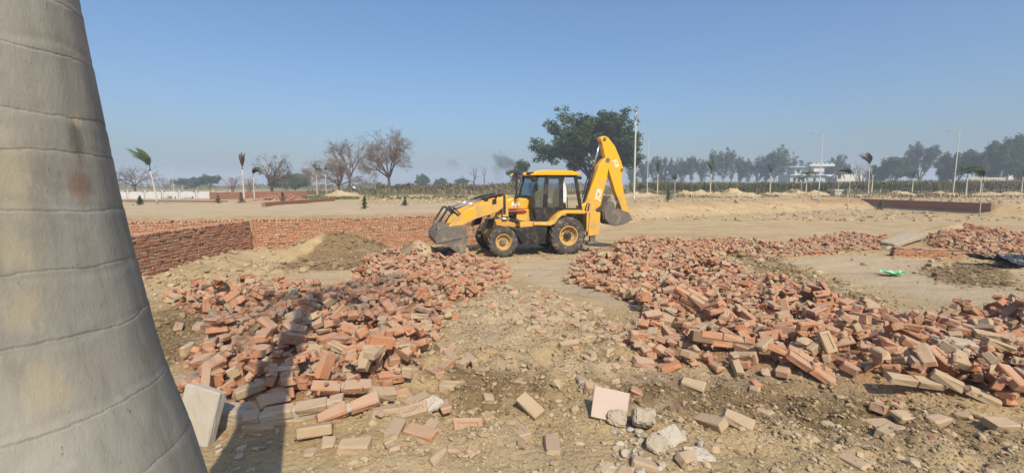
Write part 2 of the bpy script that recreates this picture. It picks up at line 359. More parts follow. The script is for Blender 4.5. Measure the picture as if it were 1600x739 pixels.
class MB:
    def __init__(s): s.v = []; s.f = []; s.r = []
    def add(s, vs, fs, r=0.0):
        n = len(s.v); s.v.extend(tuple(p) for p in vs); s.f.extend(tuple(i+n for i in f) for f in fs); s.r.extend([r]*len(fs)); return s
    def box(s, c, d, rot=None, r=0.0, taper=1.0):
        hx, hy, hz = d[0]/2, d[1]/2, d[2]/2; vs = []
        for z in (-1, 1):
            k = taper if z > 0 else 1
            for x, y in ((-1, -1), (1, -1), (1, 1), (-1, 1)): vs.append(Vector((x*hx*k, y*hy*k, z*hz)))
        if rot is not None: vs = [rot @ v for v in vs]
        return s.add([v+Vector(c) for v in vs], [(3, 2, 1, 0), (4, 5, 6, 7), (0, 1, 5, 4), (1, 2, 6, 5), (2, 3, 7, 6), (3, 0, 4, 7)], r)
    def prism(s, poly, y0, y1, r=0.0):          # polygon in x,z pushed along y
        n = len(poly); vs = [(x, y0, z) for x, z in poly]+[(x, y1, z) for x, z in poly]
        return s.add(vs, [tuple(range(n)), tuple(range(2*n-1, n-1, -1))]+[(i, i+n, (i+1) % n+n, (i+1) % n) for i in range(n)], r)
    def path(s, pts, rad, n=8, cap=True, r=0.0):
        pts = [Vector(p) for p in pts]; k = len(pts)
        if isinstance(rad, (int, float)): rad = [rad]*k
        base = len(s.v); prev = None; vs = []
        for i, p in enumerate(pts):
            d = (pts[min(i+1, k-1)]-pts[max(i-1, 0)])
            if d.length < 1e-9: d = Vector((0, 0, 1))
            d.normalize()
            a = prev if prev is not None else (Vector((0, 0, 1)) if abs(d.z) < .9 else Vector((1, 0, 0)))
            u = d.cross(a)
            if u.length < 1e-6: u = d.cross(Vector((0, 1, .3)))
            u.normalize(); w = u.cross(d); prev = w
            for j in range(n):
                t = 2*math.pi*j/n; vs.append(p+(u*math.cos(t)+w*math.sin(t))*rad[i])
        fs = [(i*n+j, i*n+(j+1) % n, (i+1)*n+(j+1) % n, (i+1)*n+j) for i in range(k-1) for j in range(n)]
        if cap: fs += [tuple(range(n-1, -1, -1)), tuple(range((k-1)*n, k*n))]
        return s.add(vs, fs, r)
    def tube(s, a, b, r0, r1=None, n=8, cap=True): return s.path([a, b], [r0, r0 if r1 is None else r1], n, cap)
    def lathe(s, prof, c=(0, 0, 0), axis='y', n=32, r=0.0, cap=True):     # prof: (radius, offset along axis)
        k = len(prof); vs = []
        for rr, t in prof:
            for j in range(n):
                a = 2*math.pi*j/n
                vs.append((c[0]+rr*math.cos(a), c[1]+t, c[2]+rr*math.sin(a)) if axis == 'y' else (c[0]+rr*math.cos(a), c[1]+rr*math.sin(a), c[2]+t))
        fs = [(i*n+j, i*n+(j+1) % n, (i+1)*n+(j+1) % n, (i+1)*n+j) for i in range(k-1) for j in range(n)]
        if cap and prof[0][0] > 0: fs.append(tuple(range(n)))
        if cap and prof[-1][0] > 0: fs.append(tuple(range((k-1)*n, k*n))[::-1])
        return s.add(vs, fs, r)
    def build(s, name, mat, parent=None, bevel=0, smooth=False, rnd=False, recalc=True, origin=None):
        me = bpy.data.meshes.new(name)
        vs = s.v if origin is None else [(v[0]-origin[0], v[1]-origin[1], v[2]-origin[2]) for v in s.v]
        me.from_pydata([tuple(v) for v in vs], [], s.f)
        if rnd: me.attributes.new('rnd', 'FLOAT', 'FACE').data.foreach_set('value', np.array(s.r, np.float32))
        if recalc:
            b = bmesh.new(); b.from_mesh(me); bmesh.ops.recalc_face_normals(b, faces=b.faces); b.to_mesh(me); b.free()
        if smooth: me.shade_smooth()
        me.materials.append(mat); o = bpy.data.objects.new(name, me); link(o, parent)
        if origin is not None: o.location = origin
        if bevel:
            m = o.modifiers.new('bevel', 'BEVEL'); m.width = bevel; m.segments = 2; m.limit_method = 'ANGLE'; m.angle_limit = math.radians(40)
        return o

def np_mesh(name, V, Q=None, T=None, mats=(), rq=None, rt=None, parent=None, smooth=False, mi=None, link_it=True):
    """mesh from numpy vertices, quads and triangles with one random number a face"""
    me = bpy.data.meshes.new(name); nq = 0 if Q is None else len(Q); nt = 0 if T is None else len(T)
    idx = np.concatenate([a.ravel() for a in (Q, T) if a is not None and len(a)]).astype(np.int32)
    me.vertices.add(len(V)); me.vertices.foreach_set('co', np.asarray(V, np.float32).ravel())
    me.loops.add(len(idx)); me.loops.foreach_set('vertex_index', idx)
    st = np.concatenate([np.arange(nq)*4, nq*4+np.arange(nt)*3]).astype(np.int32)
    me.polygons.add(nq+nt); me.polygons.foreach_set('loop_start', st)
    if mi is not None: me.polygons.foreach_set('material_index', mi.astype(np.int32))
    for m in mats: me.materials.append(m)
    me.update(calc_edges=True)
    r = np.concatenate([a for a in (rq, rt) if a is not None]) if (rq is not None or rt is not None) else None
    if r is not None: me.attributes.new('rnd', 'FLOAT', 'FACE').data.foreach_set('value', r.astype(np.float32))
    me.validate()
    me.polygons.foreach_set('use_smooth', np.full(nq+nt, smooth))
    if not link_it: return me
    return link(bpy.data.objects.new(name, me), parent)

def rotmats(rng, n):
    q = rng.normal(size=(n, 4)); q /= np.linalg.norm(q, axis=1)[:, None]; w, x, y, z = q.T
    return np.stack([1-2*(y*y+z*z), 2*(x*y-z*w), 2*(x*z+y*w), 2*(x*y+z*w), 1-2*(x*x+z*z), 2*(y*z-x*w), 2*(x*z-y*w), 2*(y*z+x*w), 1-2*(x*x+y*y)], 1).reshape(n, 3, 3)

def leaf_quads(rng, C, L, W, flatness=0.0):
    """a diamond leaf at every point of C: vertices (n*4,3), quads (n,4)"""
    n = len(C); R = rotmats(rng, n)
    if flatness: R[:, 2, :2] *= (1-flatness)
    L = np.broadcast_to(L, n)*rng.uniform(.7, 1.3, n); W = np.broadcast_to(W, n)*rng.uniform(.7, 1.3, n)
    loc = np.zeros((n, 4, 3)); loc[:, 0, 0] = -L/2; loc[:, 2, 0] = L/2; loc[:, 1, 1] = W/2; loc[:, 3, 1] = -W/2; loc[:, 1, 2] = W*.15; loc[:, 3, 2] = W*.15
    V = np.einsum('nij,nkj->nki', R, loc)+C[:, None]
    return V.reshape(-1, 3), np.arange(n*4).reshape(n, 4)

# lumps: a few irregular low stones used for clods and chips
ICO_V = []; ICO_F = []
_b = bmesh.new(); bmesh.ops.create_icosphere(_b, subdivisions=1, radius=1.0)
ICO_V = np.array([v.co[:] for v in _b.verts]); ICO_F = np.array([[v.index for v in f.verts] for f in _b.faces]); _b.free()
def lumps(name, rng, P, S, mat, flat=.7, lab=None):
    n = len(P); R = rotmats(rng, n); k = len(ICO_V)
    L = ICO_V[None]*rng.uniform(.62, 1.25, (n, k, 1))*(S[:, None, None])*np.stack([np.ones(n), rng.uniform(.6, 1, n), rng.uniform(.5, .9, n)], 1)[:, None]
    V = np.einsum('nij,nkj->nki', R, L); V[:, :, 2] *= flat; V += P[:, None]
    T = (ICO_F[None]+np.arange(n)[:, None, None]*k).reshape(-1, 3)
    return np_mesh(name, V.reshape(-1, 3), None, T, (mat,), rt=np.repeat(rng.uniform(0, 1, n), len(ICO_F)))
# ------------------------------------------------------------------ the ground: one sheet to the horizon
def pm(pp, br): return blur(poly_mask([tuple(at(a, b, 0, False)[:2]) for a, b in pp]), br)
DARK = np.zeros((gnx, gny)); RED = np.zeros((gnx, gny)); PALE = np.zeros((gnx, gny))
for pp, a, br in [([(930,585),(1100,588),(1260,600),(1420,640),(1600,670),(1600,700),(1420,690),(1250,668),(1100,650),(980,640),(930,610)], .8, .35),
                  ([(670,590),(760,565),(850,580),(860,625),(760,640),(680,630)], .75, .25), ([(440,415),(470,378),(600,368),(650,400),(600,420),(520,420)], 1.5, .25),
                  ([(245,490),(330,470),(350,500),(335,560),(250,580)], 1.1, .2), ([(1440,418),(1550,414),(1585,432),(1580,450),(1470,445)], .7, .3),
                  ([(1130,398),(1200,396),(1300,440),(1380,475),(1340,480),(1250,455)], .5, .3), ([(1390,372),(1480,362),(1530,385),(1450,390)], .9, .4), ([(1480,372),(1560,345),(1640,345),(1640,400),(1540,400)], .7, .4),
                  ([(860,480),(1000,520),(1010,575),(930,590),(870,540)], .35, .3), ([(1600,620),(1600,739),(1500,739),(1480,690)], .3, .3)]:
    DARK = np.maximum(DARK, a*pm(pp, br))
for k in ('left', 'bucket', 'right', 'strip', 'corner'): RED = np.maximum(RED, .85*blur((DENS[k][0] > .2).astype(float), .25))
RED = np.maximum(RED, .3*blur((DENS['middle'][0] > .2).astype(float), .4))
for pp, a, br in [([(790,412),(930,402),(890,430),(980,468),(1010,490),(960,480),(880,455),(830,440)], 1.0, .3), ([(1000,345),(1600,345),(1600,362),(1400,372),(1200,366),(1000,366)], .45, .8),
                  ([(1130,408),(1300,400),(1400,400),(1600,430),(1600,485),(1420,470),(1300,425)], .7, .5), ([(240,458),(420,432),(560,425),(560,445),(440,444),(300,455)], .5, .3),
                  ([(560,739),(640,690),(900,680),(960,739)], .8, .3), ([(700,450),(800,440),(900,480),(900,560),(700,570),(640,520)], .55, .4), ([(420,739),(440,690),(560,680),(560,739)], .5, .2), ([(640,600),(720,540),(840,560),(780,600)], .5, .3)]:
    PALE = np.maximum(PALE, a*pm(pp, br))
def axis(lo, hi, d0, k, mid):
    out = [mid]; s = d0
    x = mid
    while x < hi:
        x += max(d0, k*abs(x-mid)); out.append(min(x, hi))
    x = mid
    while x > lo:
        x -= max(d0, k*abs(x-mid)); out.insert(0, max(x, lo))
    return np.array(sorted(set(np.round(out, 5))))
def grow_axis(a, b, d0, k, far, kf):
    out = [a]
    while out[-1] < b: out.append(out[-1]+max(d0, k*abs(out[-1])))
    s = out[-1]-out[-2]
    while out[-1] < far: s *= kf; out.append(out[-1]+s)
    return out
xr = grow_axis(0, 24, .055, .0085, 1500, 1.09); xs = np.array([-v for v in xr[:0:-1]]+xr)
yf = grow_axis(.6, 60, .035, .0095, 1500, 1.07)
yb = [.6]; s = .15
while yb[-1] > -1400: yb.append(yb[-1]-s); s *= 1.25
ys = np.array(yb[:0:-1]+yf)
X, Y = np.meshgrid(xs, ys, indexing='ij'); Z = terrain(X, Y)
nx_, ny_ = X.shape; V = np.stack([X, Y, Z], -1).reshape(-1, 3)
I = np.arange(nx_*ny_).reshape(nx_, ny_)
Q = np.stack([I[:-1, :-1], I[1:, :-1], I[1:, 1:], I[:-1, 1:]], -1).reshape(-1, 4)
ground = np_mesh('ground', V, Q, None, (M['soil'],), smooth=True); tag(ground, kind='structure')
soil = np.zeros((len(V), 4), np.float32); fx, fy = V[:, 0], V[:, 1]
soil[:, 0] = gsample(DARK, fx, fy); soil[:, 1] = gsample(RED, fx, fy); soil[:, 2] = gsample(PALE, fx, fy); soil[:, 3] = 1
dd = fy-np.interp(fx, BX, BY)
soil[:, 1] += .50*smooth(-1, .5, dd)*smooth(3.2, 1.0, dd)*smooth(2, 9, fx)+.35*smooth(-2, .5, dd)*smooth(2, .5, dd)*smooth(26, 36, fx)
soil[:, 2] += .75*smooth(2.5, 6, dd)*smooth(45, 30, fy)*smooth(-45, -30, fx)
soil[:, 2] += .55*smooth(1.0, 4, dd)*smooth(4, 8, fx)*smooth(70, 50, fy)
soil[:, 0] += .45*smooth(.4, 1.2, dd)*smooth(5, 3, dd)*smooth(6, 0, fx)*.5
ca = ground.data.attributes.new('soil', 'FLOAT_COLOR', 'POINT'); ca.data.foreach_set('color', soil.ravel())
gv = np.zeros(len(V), np.float32)
gn = fbm(fx, fy, 6, 3, 63)
gv[:] = np.clip(smooth(36, 44, fy)*smooth(.05, .35, gn+.35*smooth(60, 90, fy))*smooth(16, 6, fx)*smooth(-34, -24, fx)*.9+smooth(80, 95, fy)*.6, 0, 1)
ga = ground.data.attributes.new('green', 'FLOAT', 'POINT'); ga.data.foreach_set('value', gv)

# ------------------------------------------------------------------ bricks
def brick_arrays(rng, L=.225, W=.108, H=.068, broken=0.0, frog=False, ch=.007):
    C = np.array([(x, y, z) for x in (-1, 1) for y in (-1, 1) for z in (-1, 1)], float)
    half = np.array([L, W, H])/2; V = []
    for c in C:
        for a in range(3):
            p = c*(half-ch*rng.uniform(.6, 1.7, 3)); p[a] = c[a]*half[a]; V.append(p)
    V = np.array(V); F = []
    idx = {tuple(c): i for i, c in enumerate(C.astype(int))}
    for a in range(3):
        b, d = (a+1) % 3, (a+2) % 3
        for s_ in (-1, 1):
            q = []
            for u, v in ((-1, -1), (1, -1), (1, 1), (-1, 1)):
                c = [0, 0, 0]; c[a] = s_; c[b] = u; c[d] = v; q.append(idx[tuple(c)]*3+a)
            F.append(q)
        for u in (-1, 1):
            for v in (-1, 1):
                c1 = [0, 0, 0]; c1[b] = u; c1[d] = v; c2 = list(c1); c1[a] = -1; c2[a] = 1
                i, j = idx[tuple(c1)], idx[tuple(c2)]; F.append([i*3+b, j*3+b, j*3+d, i*3+d])
    for i in range(8): F.append([i*3, i*3+1, i*3+2])
    if broken:
        k = rng.uniform(-1, 1, (2, 2))
        for i in range(24):
            if V[i, 0] > 0:
                V[i, 0] -= broken*L*(.35+.35*k[int(V[i, 1] > 0), int(V[i, 2] > 0)])*.6+abs(rng.normal(0, .006))
                V[i, 1:] *= rng.uniform(.82, 1.0, 2)
    V += rng.normal(0, .0016, V.shape)
    for c in rng.choice(8, rng.integers(1, 4), replace=False):        # chipped corners
        for a in range(3):
            q = V[c*3+a]; k = rng.uniform(.008, .030); V[c*3+a] = q-np.sign(q)*k*rng.uniform(.2, 1, 3)*np.minimum(1, np.abs(q)/.05)
    # outward winding
    out = []
    for f in F:
        p = V[f]; n = np.cross(p[1]-p[0], p[2]-p[0]); out.append(f if n.dot(p.mean(0)) > 0 else f[::-1])
    F = out
    if frog:
        top = next(i for i, f in enumerate(F) if len(f) == 4 and all(v % 3 == 2 and V[v, 2] > 0 for v in f)); f = F.pop(top); n0 = len(V)
        cen = V[f].mean(0); r1 = cen+(V[f]-cen)*np.array([.74, .52, 1]); r2 = cen+(V[f]-cen)*np.array([.68, .42, 1])-np.array([0, 0, .009])
        V = np.vstack([V, r1, r2])
        for i in range(4):
            j = (i+1) % 4; F.append([f[i], f[j], n0+j, n0+i]); F.append([n0+i, n0+j, n0+4+j, n0+4+i])
        F.append([n0+4, n0+5, n0+6, n0+7])
    return V, F
rngB = np.random.default_rng(7)
VAR = []           # (vertices, faces, dims, kind)
for i in range(6):
    d = (rngB.uniform(.218, .235), rngB.uniform(.104, .114), rngB.uniform(.064, .074)); VAR.append((*brick_arrays(rngB, *d, frog=False), d, 'whole'))
for i in range(3):
    d = (rngB.uniform(.220, .232), rngB.uniform(.106, .114), rngB.uniform(.066, .074)); VAR.append((*brick_arrays(rngB, *d, frog=True), d, 'frog'))
for i in range(12):
    d = (rngB.uniform(.09, .20), rngB.uniform(.092, .114), rngB.uniform(.058, .074)); VAR.append((*brick_arrays(rngB, *d, broken=rngB.uniform(.3, .9), ch=.010), d, 'broken'))
for i in range(6):
    d = (rngB.uniform(.045, .09), rngB.uniform(.04, .09), rngB.uniform(.03, .06)); VAR.append((*brick_arrays(rngB, *d, broken=rngB.uniform(.3, .9), ch=.009), d, 'broken'))
VARME = []
for dus in (0, 1):
    row = []
    for v in VAR:
        me = bpy.data.meshes.new('brick'); me.from_pydata(v[0].tolist(), [], v[1]); me.materials.append(M['brick_dusty' if dus else 'brick']); row.append(me)
    VARME.append(row)

HM = terrain(gxx, gyy)                        # what a falling brick comes to rest on
lat = np.array([(x, y, z) for x in np.linspace(-.5, .5, 7) for y in np.linspace(-.5, .5, 4) for z in np.linspace(-.5, .5, 3)])
def settle(x, y, dims, rng, tries=5, tilt=.30, press=16, yaw=None):
    best = None
    for _ in range(tries):
        u = rng.random()
        R0 = Matrix.Rotation(0 if u < .56 else math.pi/2, 3, 'X')
        if u > .88: R0 = Matrix.Rotation(math.pi/2, 3, 'Y')
        R = Matrix.Rotation(rng.uniform(0, 2*math.pi) if yaw is None else yaw, 3, 'Z') @ Euler((rng.normal(0, tilt), rng.normal(0, tilt), 0)).to_matrix() @ R0
        A = np.array(R); P = (lat*np.array(dims)) @ A.T
        ix = ((P[:, 0]+x-GX0)/GR).astype(int); iy = ((P[:, 1]+y-GY0)/GR).astype(int)
        if ix.min() < 0 or iy.min() < 0 or ix.max() >= gnx or iy.max() >= gny: return None
        g = HM[ix, iy]-P[:, 2]; z = np.partition(g, -press)[-press]
        if best is None or z < best[0]: best = (z, A, P, ix, iy)
    z, A, P, ix, iy = best
    return z, A, P, ix, iy
BR = []            # pile, variant, dusty, position, rotation, settle height
rng = np.random.default_rng(21)
for pile, (mask, dens) in DENS.items():
    n = int(mask.sum()*GR*GR*dens); fl = mask.ravel(); pick = rng.choice(len(fl), n, p=fl/fl.sum())
    for q in pick:
        x = gxx.ravel()[q]+rng.uniform(-.02, .02); y = gyy.ravel()[q]+rng.uniform(-.02, .02)
        if -1.05 < x < 3.6 and 13.9 < y < 18 and pile != 'bucket' and not (x > 1.2 and y < 14.4): continue      # the machine's own ground
        if x > -2.6 and 13.2 < y < 14.6 and x < -.7 and rng.random() < .75: continue
        if x > -1.0 and x < 3.4 and y > 13.3 and y < 18: continue
        vi = int(rng.integers(0, 9)) if rng.random() < (.12 if pile in ('middle', 'front', 'foot') else .40) else int(rng.integers(9, len(VAR)))
        dus = rng.random() < (.88 if pile in ('middle', 'front') else .6 if pile in ('apron', 'foot') else .22)
        s_ = settle(x, y, VAR[vi][2], rng, tilt=.34 if pile in ('left', 'right', 'bucket') else .12 if pile in ('front', 'apron') else .2)
        if s_ is None: continue
        z, A, P, ix, iy = s_
        if pile in ('middle', 'front', 'apron', 'foot'): z -= min(rng.uniform(.02, .065), VAR[vi][2][2]*.7)
        np.maximum.at(HM, (ix, iy), P[:, 2]+z)
        BR.append((pile, vi, int(dus), np.array((x, y, z)), A, P[:, 2].max()+z))

# things laid by hand first claim their spot, then the largest of the heap in view become things of their own
TAKEN = []
def is_clear(p, r=.0):
    return all((p[0]-a)**2+(p[1]-b)**2 > (c+r)**2 for a, b, c in TAKEN)
def hm(x, y): return float(gsample(HM, x, y))
def on_heap(px, py, base=False):
    """point of the brick heap (or bare ground) that the sight line through a pixel meets"""
    d = ray(px, py); t = 1.0
    while t < 60:
        x, y, z = d.x*t, d.y*t, HC+d.z*t
        if z < max(hm(x, y), float(terrain(x, y, False))-.2): break
        t += .02
    return Vector((x, y, max(hm(x, y), z)))
HANDBRICKS = []
def hand_brick(px, py, rx, ry, rz, vi, dusty, label, sink=.02, group=None, scale=1):
    p = at(px, py); v = VAR[vi]
    o = bpy.data.objects.new('brick', VARME[dusty][vi]); link(o)
    R = Euler((math.radians(rx), math.radians(ry), math.radians(rz)))
    Rm = np.array(R.to_matrix()); ext = np.abs(Rm[2]) @ (np.array(v[2])/2)
    o.rotation_euler = R; o.scale = (scale,)*3; o.location = (p.x, p.y, p.z+ext*scale-sink-.012)
    tag(o, label, 'brick', group); TAKEN.append((p.x, p.y, .13)); HANDBRICKS.append(o); return o

def masonry(name, label, p, nx, ny, nz, rot, mat, dusty=0, mortar='mud_mortar', seed=1, cat='masonry chunk', ragged=.25, group=None):
    """a lump of bricks still bonded: bricks in courses with joints between, about its own centre"""
    r = random.Random(seed); root = empty(name, p, 0, label, cat, group); root.rotation_euler = rot
    L, W, H = .23, .112, .078; X, Yy, Zz = nx*L, ny*W, nz*H
    for k in range(nz):
        for j in range(ny):
            off = (k+j) % 2*L/2
            for i in range(nx+1):
                x0 = max(-X/2, -X/2+i*L-off); x1 = min(X/2, -X/2+(i+1)*L-off)
                if x1-x0 < .06: continue
                if r.random() < ragged and (i in (0, nx) or j in (0, ny-1)) and k in (0, nz-1) and nx*ny*nz > 4: continue
                vi = r.randrange(6); v = VAR[vi]
                o = bpy.data.objects.new('brick', VARME[dusty][vi]); link(o, root)
                o.location = ((x0+x1)/2+r.uniform(-.012, .012), -Yy/2+(j+.5)*W+r.uniform(-.010, .010), -Zz/2+(k+.5)*H); o.rotation_euler = (r.gauss(0, .03), r.gauss(0, .03), r.gauss(0, .05))
                o.scale = ((x1-x0-.008)/v[2][0], .102/v[2][1], .069/v[2][2])
    m = MB(); m.box((0, 0, 0), (X-.08, Yy-.04, Zz-.04)); m.build('mortar', M[mortar], root, bevel=.012)
    TAKEN.append((p[0], p[1], max(X, Yy)*.42)); return root

def rough_slab(name, label, cat, p, dims, rot, mat, seed=0, jit=.012, parent=None, sub=7, group=None, take=True):
    """a broken slab or stone: a bevelled block whose skin is pushed about"""
    r = np.random.default_rng(seed); b = bmesh.new(); bmesh.ops.create_cube(b, size=1)
    bmesh.ops.subdivide_edges(b, edges=b.edges, cuts=sub, use_grid_fill=True)
    bmesh.ops.scale(b, vec=dims, verts=b.verts)
    bmesh.ops.bevel(b, geom=[e for e in b.edges if len(e.link_faces) == 2 and e.calc_face_angle() > 1], offset=min(dims)*.08, segments=1, affect='EDGES')
    for v in b.verts:
        n = vnoise([v.co.x*9+seed], [v.co.y*9+v.co.z*13], seed)[0]-.5+.5*(vnoise([v.co.x*31+seed], [v.co.y*31+v.co.z*37], seed)[0]-.5); nn = r.normal(0, .2, 3)
        e = max(0, sum(abs(v.co[k])/(dims[k]/2) > .8 for k in range(3))-1)      # broken arrises
        v.co += Vector(nn)*jit+v.co.normalized()*n*jit*2.4-v.co.normalized()*e*jit*abs(r.normal(0, .9))
    me = bpy.data.meshes.new(name); b.to_mesh(me); b.free(); me.materials.append(M[mat])
    o = bpy.data.objects.new(name, me); link(o, parent); o.location = p; o.rotation_euler = tuple(math.radians(a) for a in rot)
    if label: tag(o, label, cat, group)
    if take and parent is None: TAKEN.append((p[0], p[1], max(dims[0], dims[1])*.62))
    return o

def stone(name, label, cat, p, s, seed, mat, group=None, flat=.7):
    r = np.random.default_rng(seed); b = bmesh.new(); bmesh.ops.create_icosphere(b, subdivisions=2, radius=1)
    nrm = [Vector(rotmats(r, 1)[0][0]) for _ in range(7)]; cut = r.uniform(.25, .70, 7)
    for v in b.verts:
        for n_, c_ in zip(nrm, cut):
            d_ = v.co.dot(n_)
            if d_ > c_: v.co -= n_*(d_-c_)
        v.co += Vector(r.normal(0, .02, 3))
        v.co = Vector((v.co.x*s, v.co.y*s*r.uniform(.97, 1.03)*.85, v.co.z*s*flat))
    me = bpy.data.meshes.new(name); b.to_mesh(me); b.free(); me.materials.append(M[mat])
    if mat in ('clod', 'clod_dark'): pass
    o = bpy.data.objects.new(name, me); link(o); o.location = p; o.rotation_euler = (0, 0, r.uniform(0, 6.28)); tag(o, label, cat, group); return o

# --- foreground, by hand
hand_brick(731, 664, 62, 3, 6, 6, 0, 'brick with a clean orange face sunk in the pale dust, the only bright one there', .06)
hand_brick(709, 704, 8, 0, 92, 9, 1, 'left one of two dusty bricks side by side just below the clean orange brick', .03)
hand_brick(738, 703, 6, 2, 90, 10, 1, 'right one of two dusty bricks side by side just below the clean orange brick', .03)
hand_brick(828, 645, 22, 24, -40, 1, 1, 'dusty brick lying slantwise alone right of the clean orange brick', .03)
hand_brick(862, 698, 4, 4, 86, 2, 1, 'dusty brick with a deep black gap along its left side near the bottom edge', .03)
hand_brick(553, 699, 8, 0, 3, 3, 1, 'long dusty orange brick lying level below the bonded dusty course', .015)
hand_brick(493, 681, -14, 0, 18, 0, 1, 'dusty brick tipped outward under the bonded dusty course', -.01)
b_ = hand_brick(646, 650, 18, -10, 16, 7, 1, 'dusty brick with raised letters in its frog, half sunk', .02)
hand_brick(600, 630, 35, 20, 50, 4, 1, 'grey mortar covered brick leaning up beside the shadowed hollow', .0)
hand_brick(279, 517, 20, -8, 118, 8, 0, 'pinkish brick with a stamped frog lying flat on the dark soil beside the palm', .0)
hand_brick(310, 514, 14, -6, 112, 5, 1, 'pale cream rounded brick on the dark soil right of the stamped one', .0)
hand_brick(1110, 668, 20, -12, -62, 2, 1, 'left one of two dark dusty bricks lying close together on the brown soil', .015)
hand_brick(1152, 666, 14, 18, -30, 3, 1, 'right one of two dark dusty bricks lying close together on the brown soil', .015)
hand_brick(1372, 667, 5, 0, 4, 0, 1, 'dusty brick with a square end, leftmost of three in the right foreground', .015)
hand_brick(1412, 657, 12, 6, 14, 11, 1, 'dusty broken brick in the middle of a line of three in the right foreground', .01)
hand_brick(1468, 662, 8, -6, 10, 12, 1, 'dusty brick stub at the right end of a line of three in the right foreground', .01)
hand_brick(1562, 668, 10, 4, 8, 1, 1, 'long dusty brick lying alone by the right edge of the foreground', .015)
hand_brick(1075, 722, 20, 10, 30, 13, 1, 'dusty broken brick among pale fragments at the bottom edge', .02)
hand_brick(872, 607, 30, 10, 40, 9, 1, 'stubby dusty brick above the pinkish tile, standing on the bare mound', .02)
hand_brick(756, 545, 8, 80, 10, 9, 1, 'small dusty brick standing on end on the bare mound', .03)
hand_brick(1082, 608, 30, 6, -35, 3, 1, 'dusty brick tilted at the foot of the right heap above the brown soil', .01)
hand_brick(920, 612, 30, 12, 24, 14, 0, 'orange brick lump propped behind the pinkish tile', .0)
# raised letters on the brick with the frog
def text_mesh(name, s, size, ext, mat, parent, loc, rot, bold=.0, sx=1.0, label=None):
    cu = bpy.data.curves.new(name, 'FONT'); cu.body = s; cu.size = size; cu.extrude = ext; cu.offset = bold; cu.align_x = 'CENTER'; cu.align_y = 'CENTER'; cu.resolution_u = 3
    tmp = bpy.data.objects.new(name, cu); COL.objects.link(tmp); bpy.context.view_layer.update()
    me = bpy.data.meshes.new_from_object(tmp.evaluated_get(bpy.context.evaluated_depsgraph_get())); bpy.data.objects.remove(tmp)
    me.name = name; me.materials.clear(); me.materials.append(mat); o = bpy.data.objects.new(name, me); link(o, parent)
    o.location = loc; o.rotation_euler = rot; o.scale = (sx, 1, 1); return o
text_mesh('lettering', 'LBEY', .052, .006, M['brick_dusty'], b_, (0, 0, VAR[7][2][2]/2-.006), (0, 0, 0), .001, 1.1)

p = at(455, 665, .02); masonry('bonded_course', 'dusty course of bricks still bonded beside the shadow, at the heap\'s near edge', (p.x-.02, p.y+.10, p.z+.06), 3, 1, 2, Euler((math.radians(12), math.radians(-4), math.radians(17))), 'brick', 1, 'plaster', 3, ragged=0)
p = at(412, 650, .05); masonry('masonry_chunk', 'grey topped chunk of three bonded bricks on end at the shadow\'s edge', (p.x, p.y+.05, p.z+.10), 1, 1, 3, Euler((math.radians(40), math.radians(20), math.radians(60))), 'brick', 0, 'concrete', 4, ragged=0)
p = at(368, 655, .05); rough_slab('concrete_block', 'dark grey concrete block lying in the palm\'s shadow beside the upright slab', 'concrete block', (p.x, p.y+.06, p.z+.05), (.42, .16, .15), (6, 4, 12), 'concrete', 5, .008)
p = at(318, 690, .0); rough_slab('concrete_slab', 'smooth pale concrete slab standing upright against the palm, half in shadow', 'concrete slab', (p.x-.05, p.y+.04, p.z+.15), (.30, .07, .44), (-14, 8, -14), 'plaster', 6, .003)
p = on_heap(535, 600); masonry('masonry_chunk', 'large flat pinkish chunk of bonded bricks in the middle of the left heap', (p.x, p.y, p.z-.02), 2, 1, 1, Euler((math.radians(24), math.radians(6), math.radians(20))), 'brick', 0, 'concrete', 7, ragged=0)
p = on_heap(545, 635); masonry('masonry_chunk', 'chunk of two bonded bricks with a grey lower face below the large flat chunk', (p.x, p.y, p.z-.02), 2, 1, 1, Euler((math.radians(40), math.radians(-12), math.radians(24))), 'brick', 0, 'concrete', 8, ragged=0)
p = on_heap(460, 495); masonry('masonry_chunk', 'grey coated double brick lying tilted near the left heap\'s top', (p.x, p.y, p.z), 1, 2, 1, Euler((math.radians(18), math.radians(-22), math.radians(20))), 'brick', 1, 'concrete', 9, ragged=0)
p = on_heap(375, 478); masonry('masonry_chunk', 'orange chunk of bonded bricks tipped on edge near the left heap\'s dark soil edge', (p.x-.05, p.y, p.z+.10), 1, 2, 2, Euler((math.radians(62), math.radians(-34), math.radians(38))), 'brick', 0, 'mud_mortar', 10, ragged=0)
p = on_heap(405, 470); masonry('masonry_chunk', 'tall orange chunk standing upright at the left heap\'s crest', (p.x+.06, p.y, p.z+.10), 1, 2, 2, Euler((math.radians(20), math.radians(12), math.radians(80))), 'brick', 0, 'mud_mortar', 11, ragged=0)
p = on_heap(1078, 475); masonry('masonry_chunk', 'large wedge of bonded brick with a black shaded left face', (p.x, p.y, p.z+.03), 2, 2, 3, Euler((math.radians(16), math.radians(24), math.radians(-38))), 'brick', 0, 'mud_mortar', 12, ragged=.1)
p = on_heap(1127, 520); masonry('masonry_chunk', 'broad layered chunk of bonded bricks with pale joints below the shaded wedge', (p.x, p.y+.05, p.z-.09), 3, 2, 2, Euler((math.radians(-14), math.radians(7), math.radians(-6))), 'brick', 0, 'mud_mortar', 13, ragged=.3)
p = on_heap(1266, 565); masonry('masonry_chunk', 'pink slab of bonded bricks with white joints sloping over a dark hollow', (p.x, p.y, p.z-.04), 2, 2, 1, Euler((math.radians(14), math.radians(30), math.radians(-26))), 'brick', 0, 'mud_mortar', 14, ragged=0)
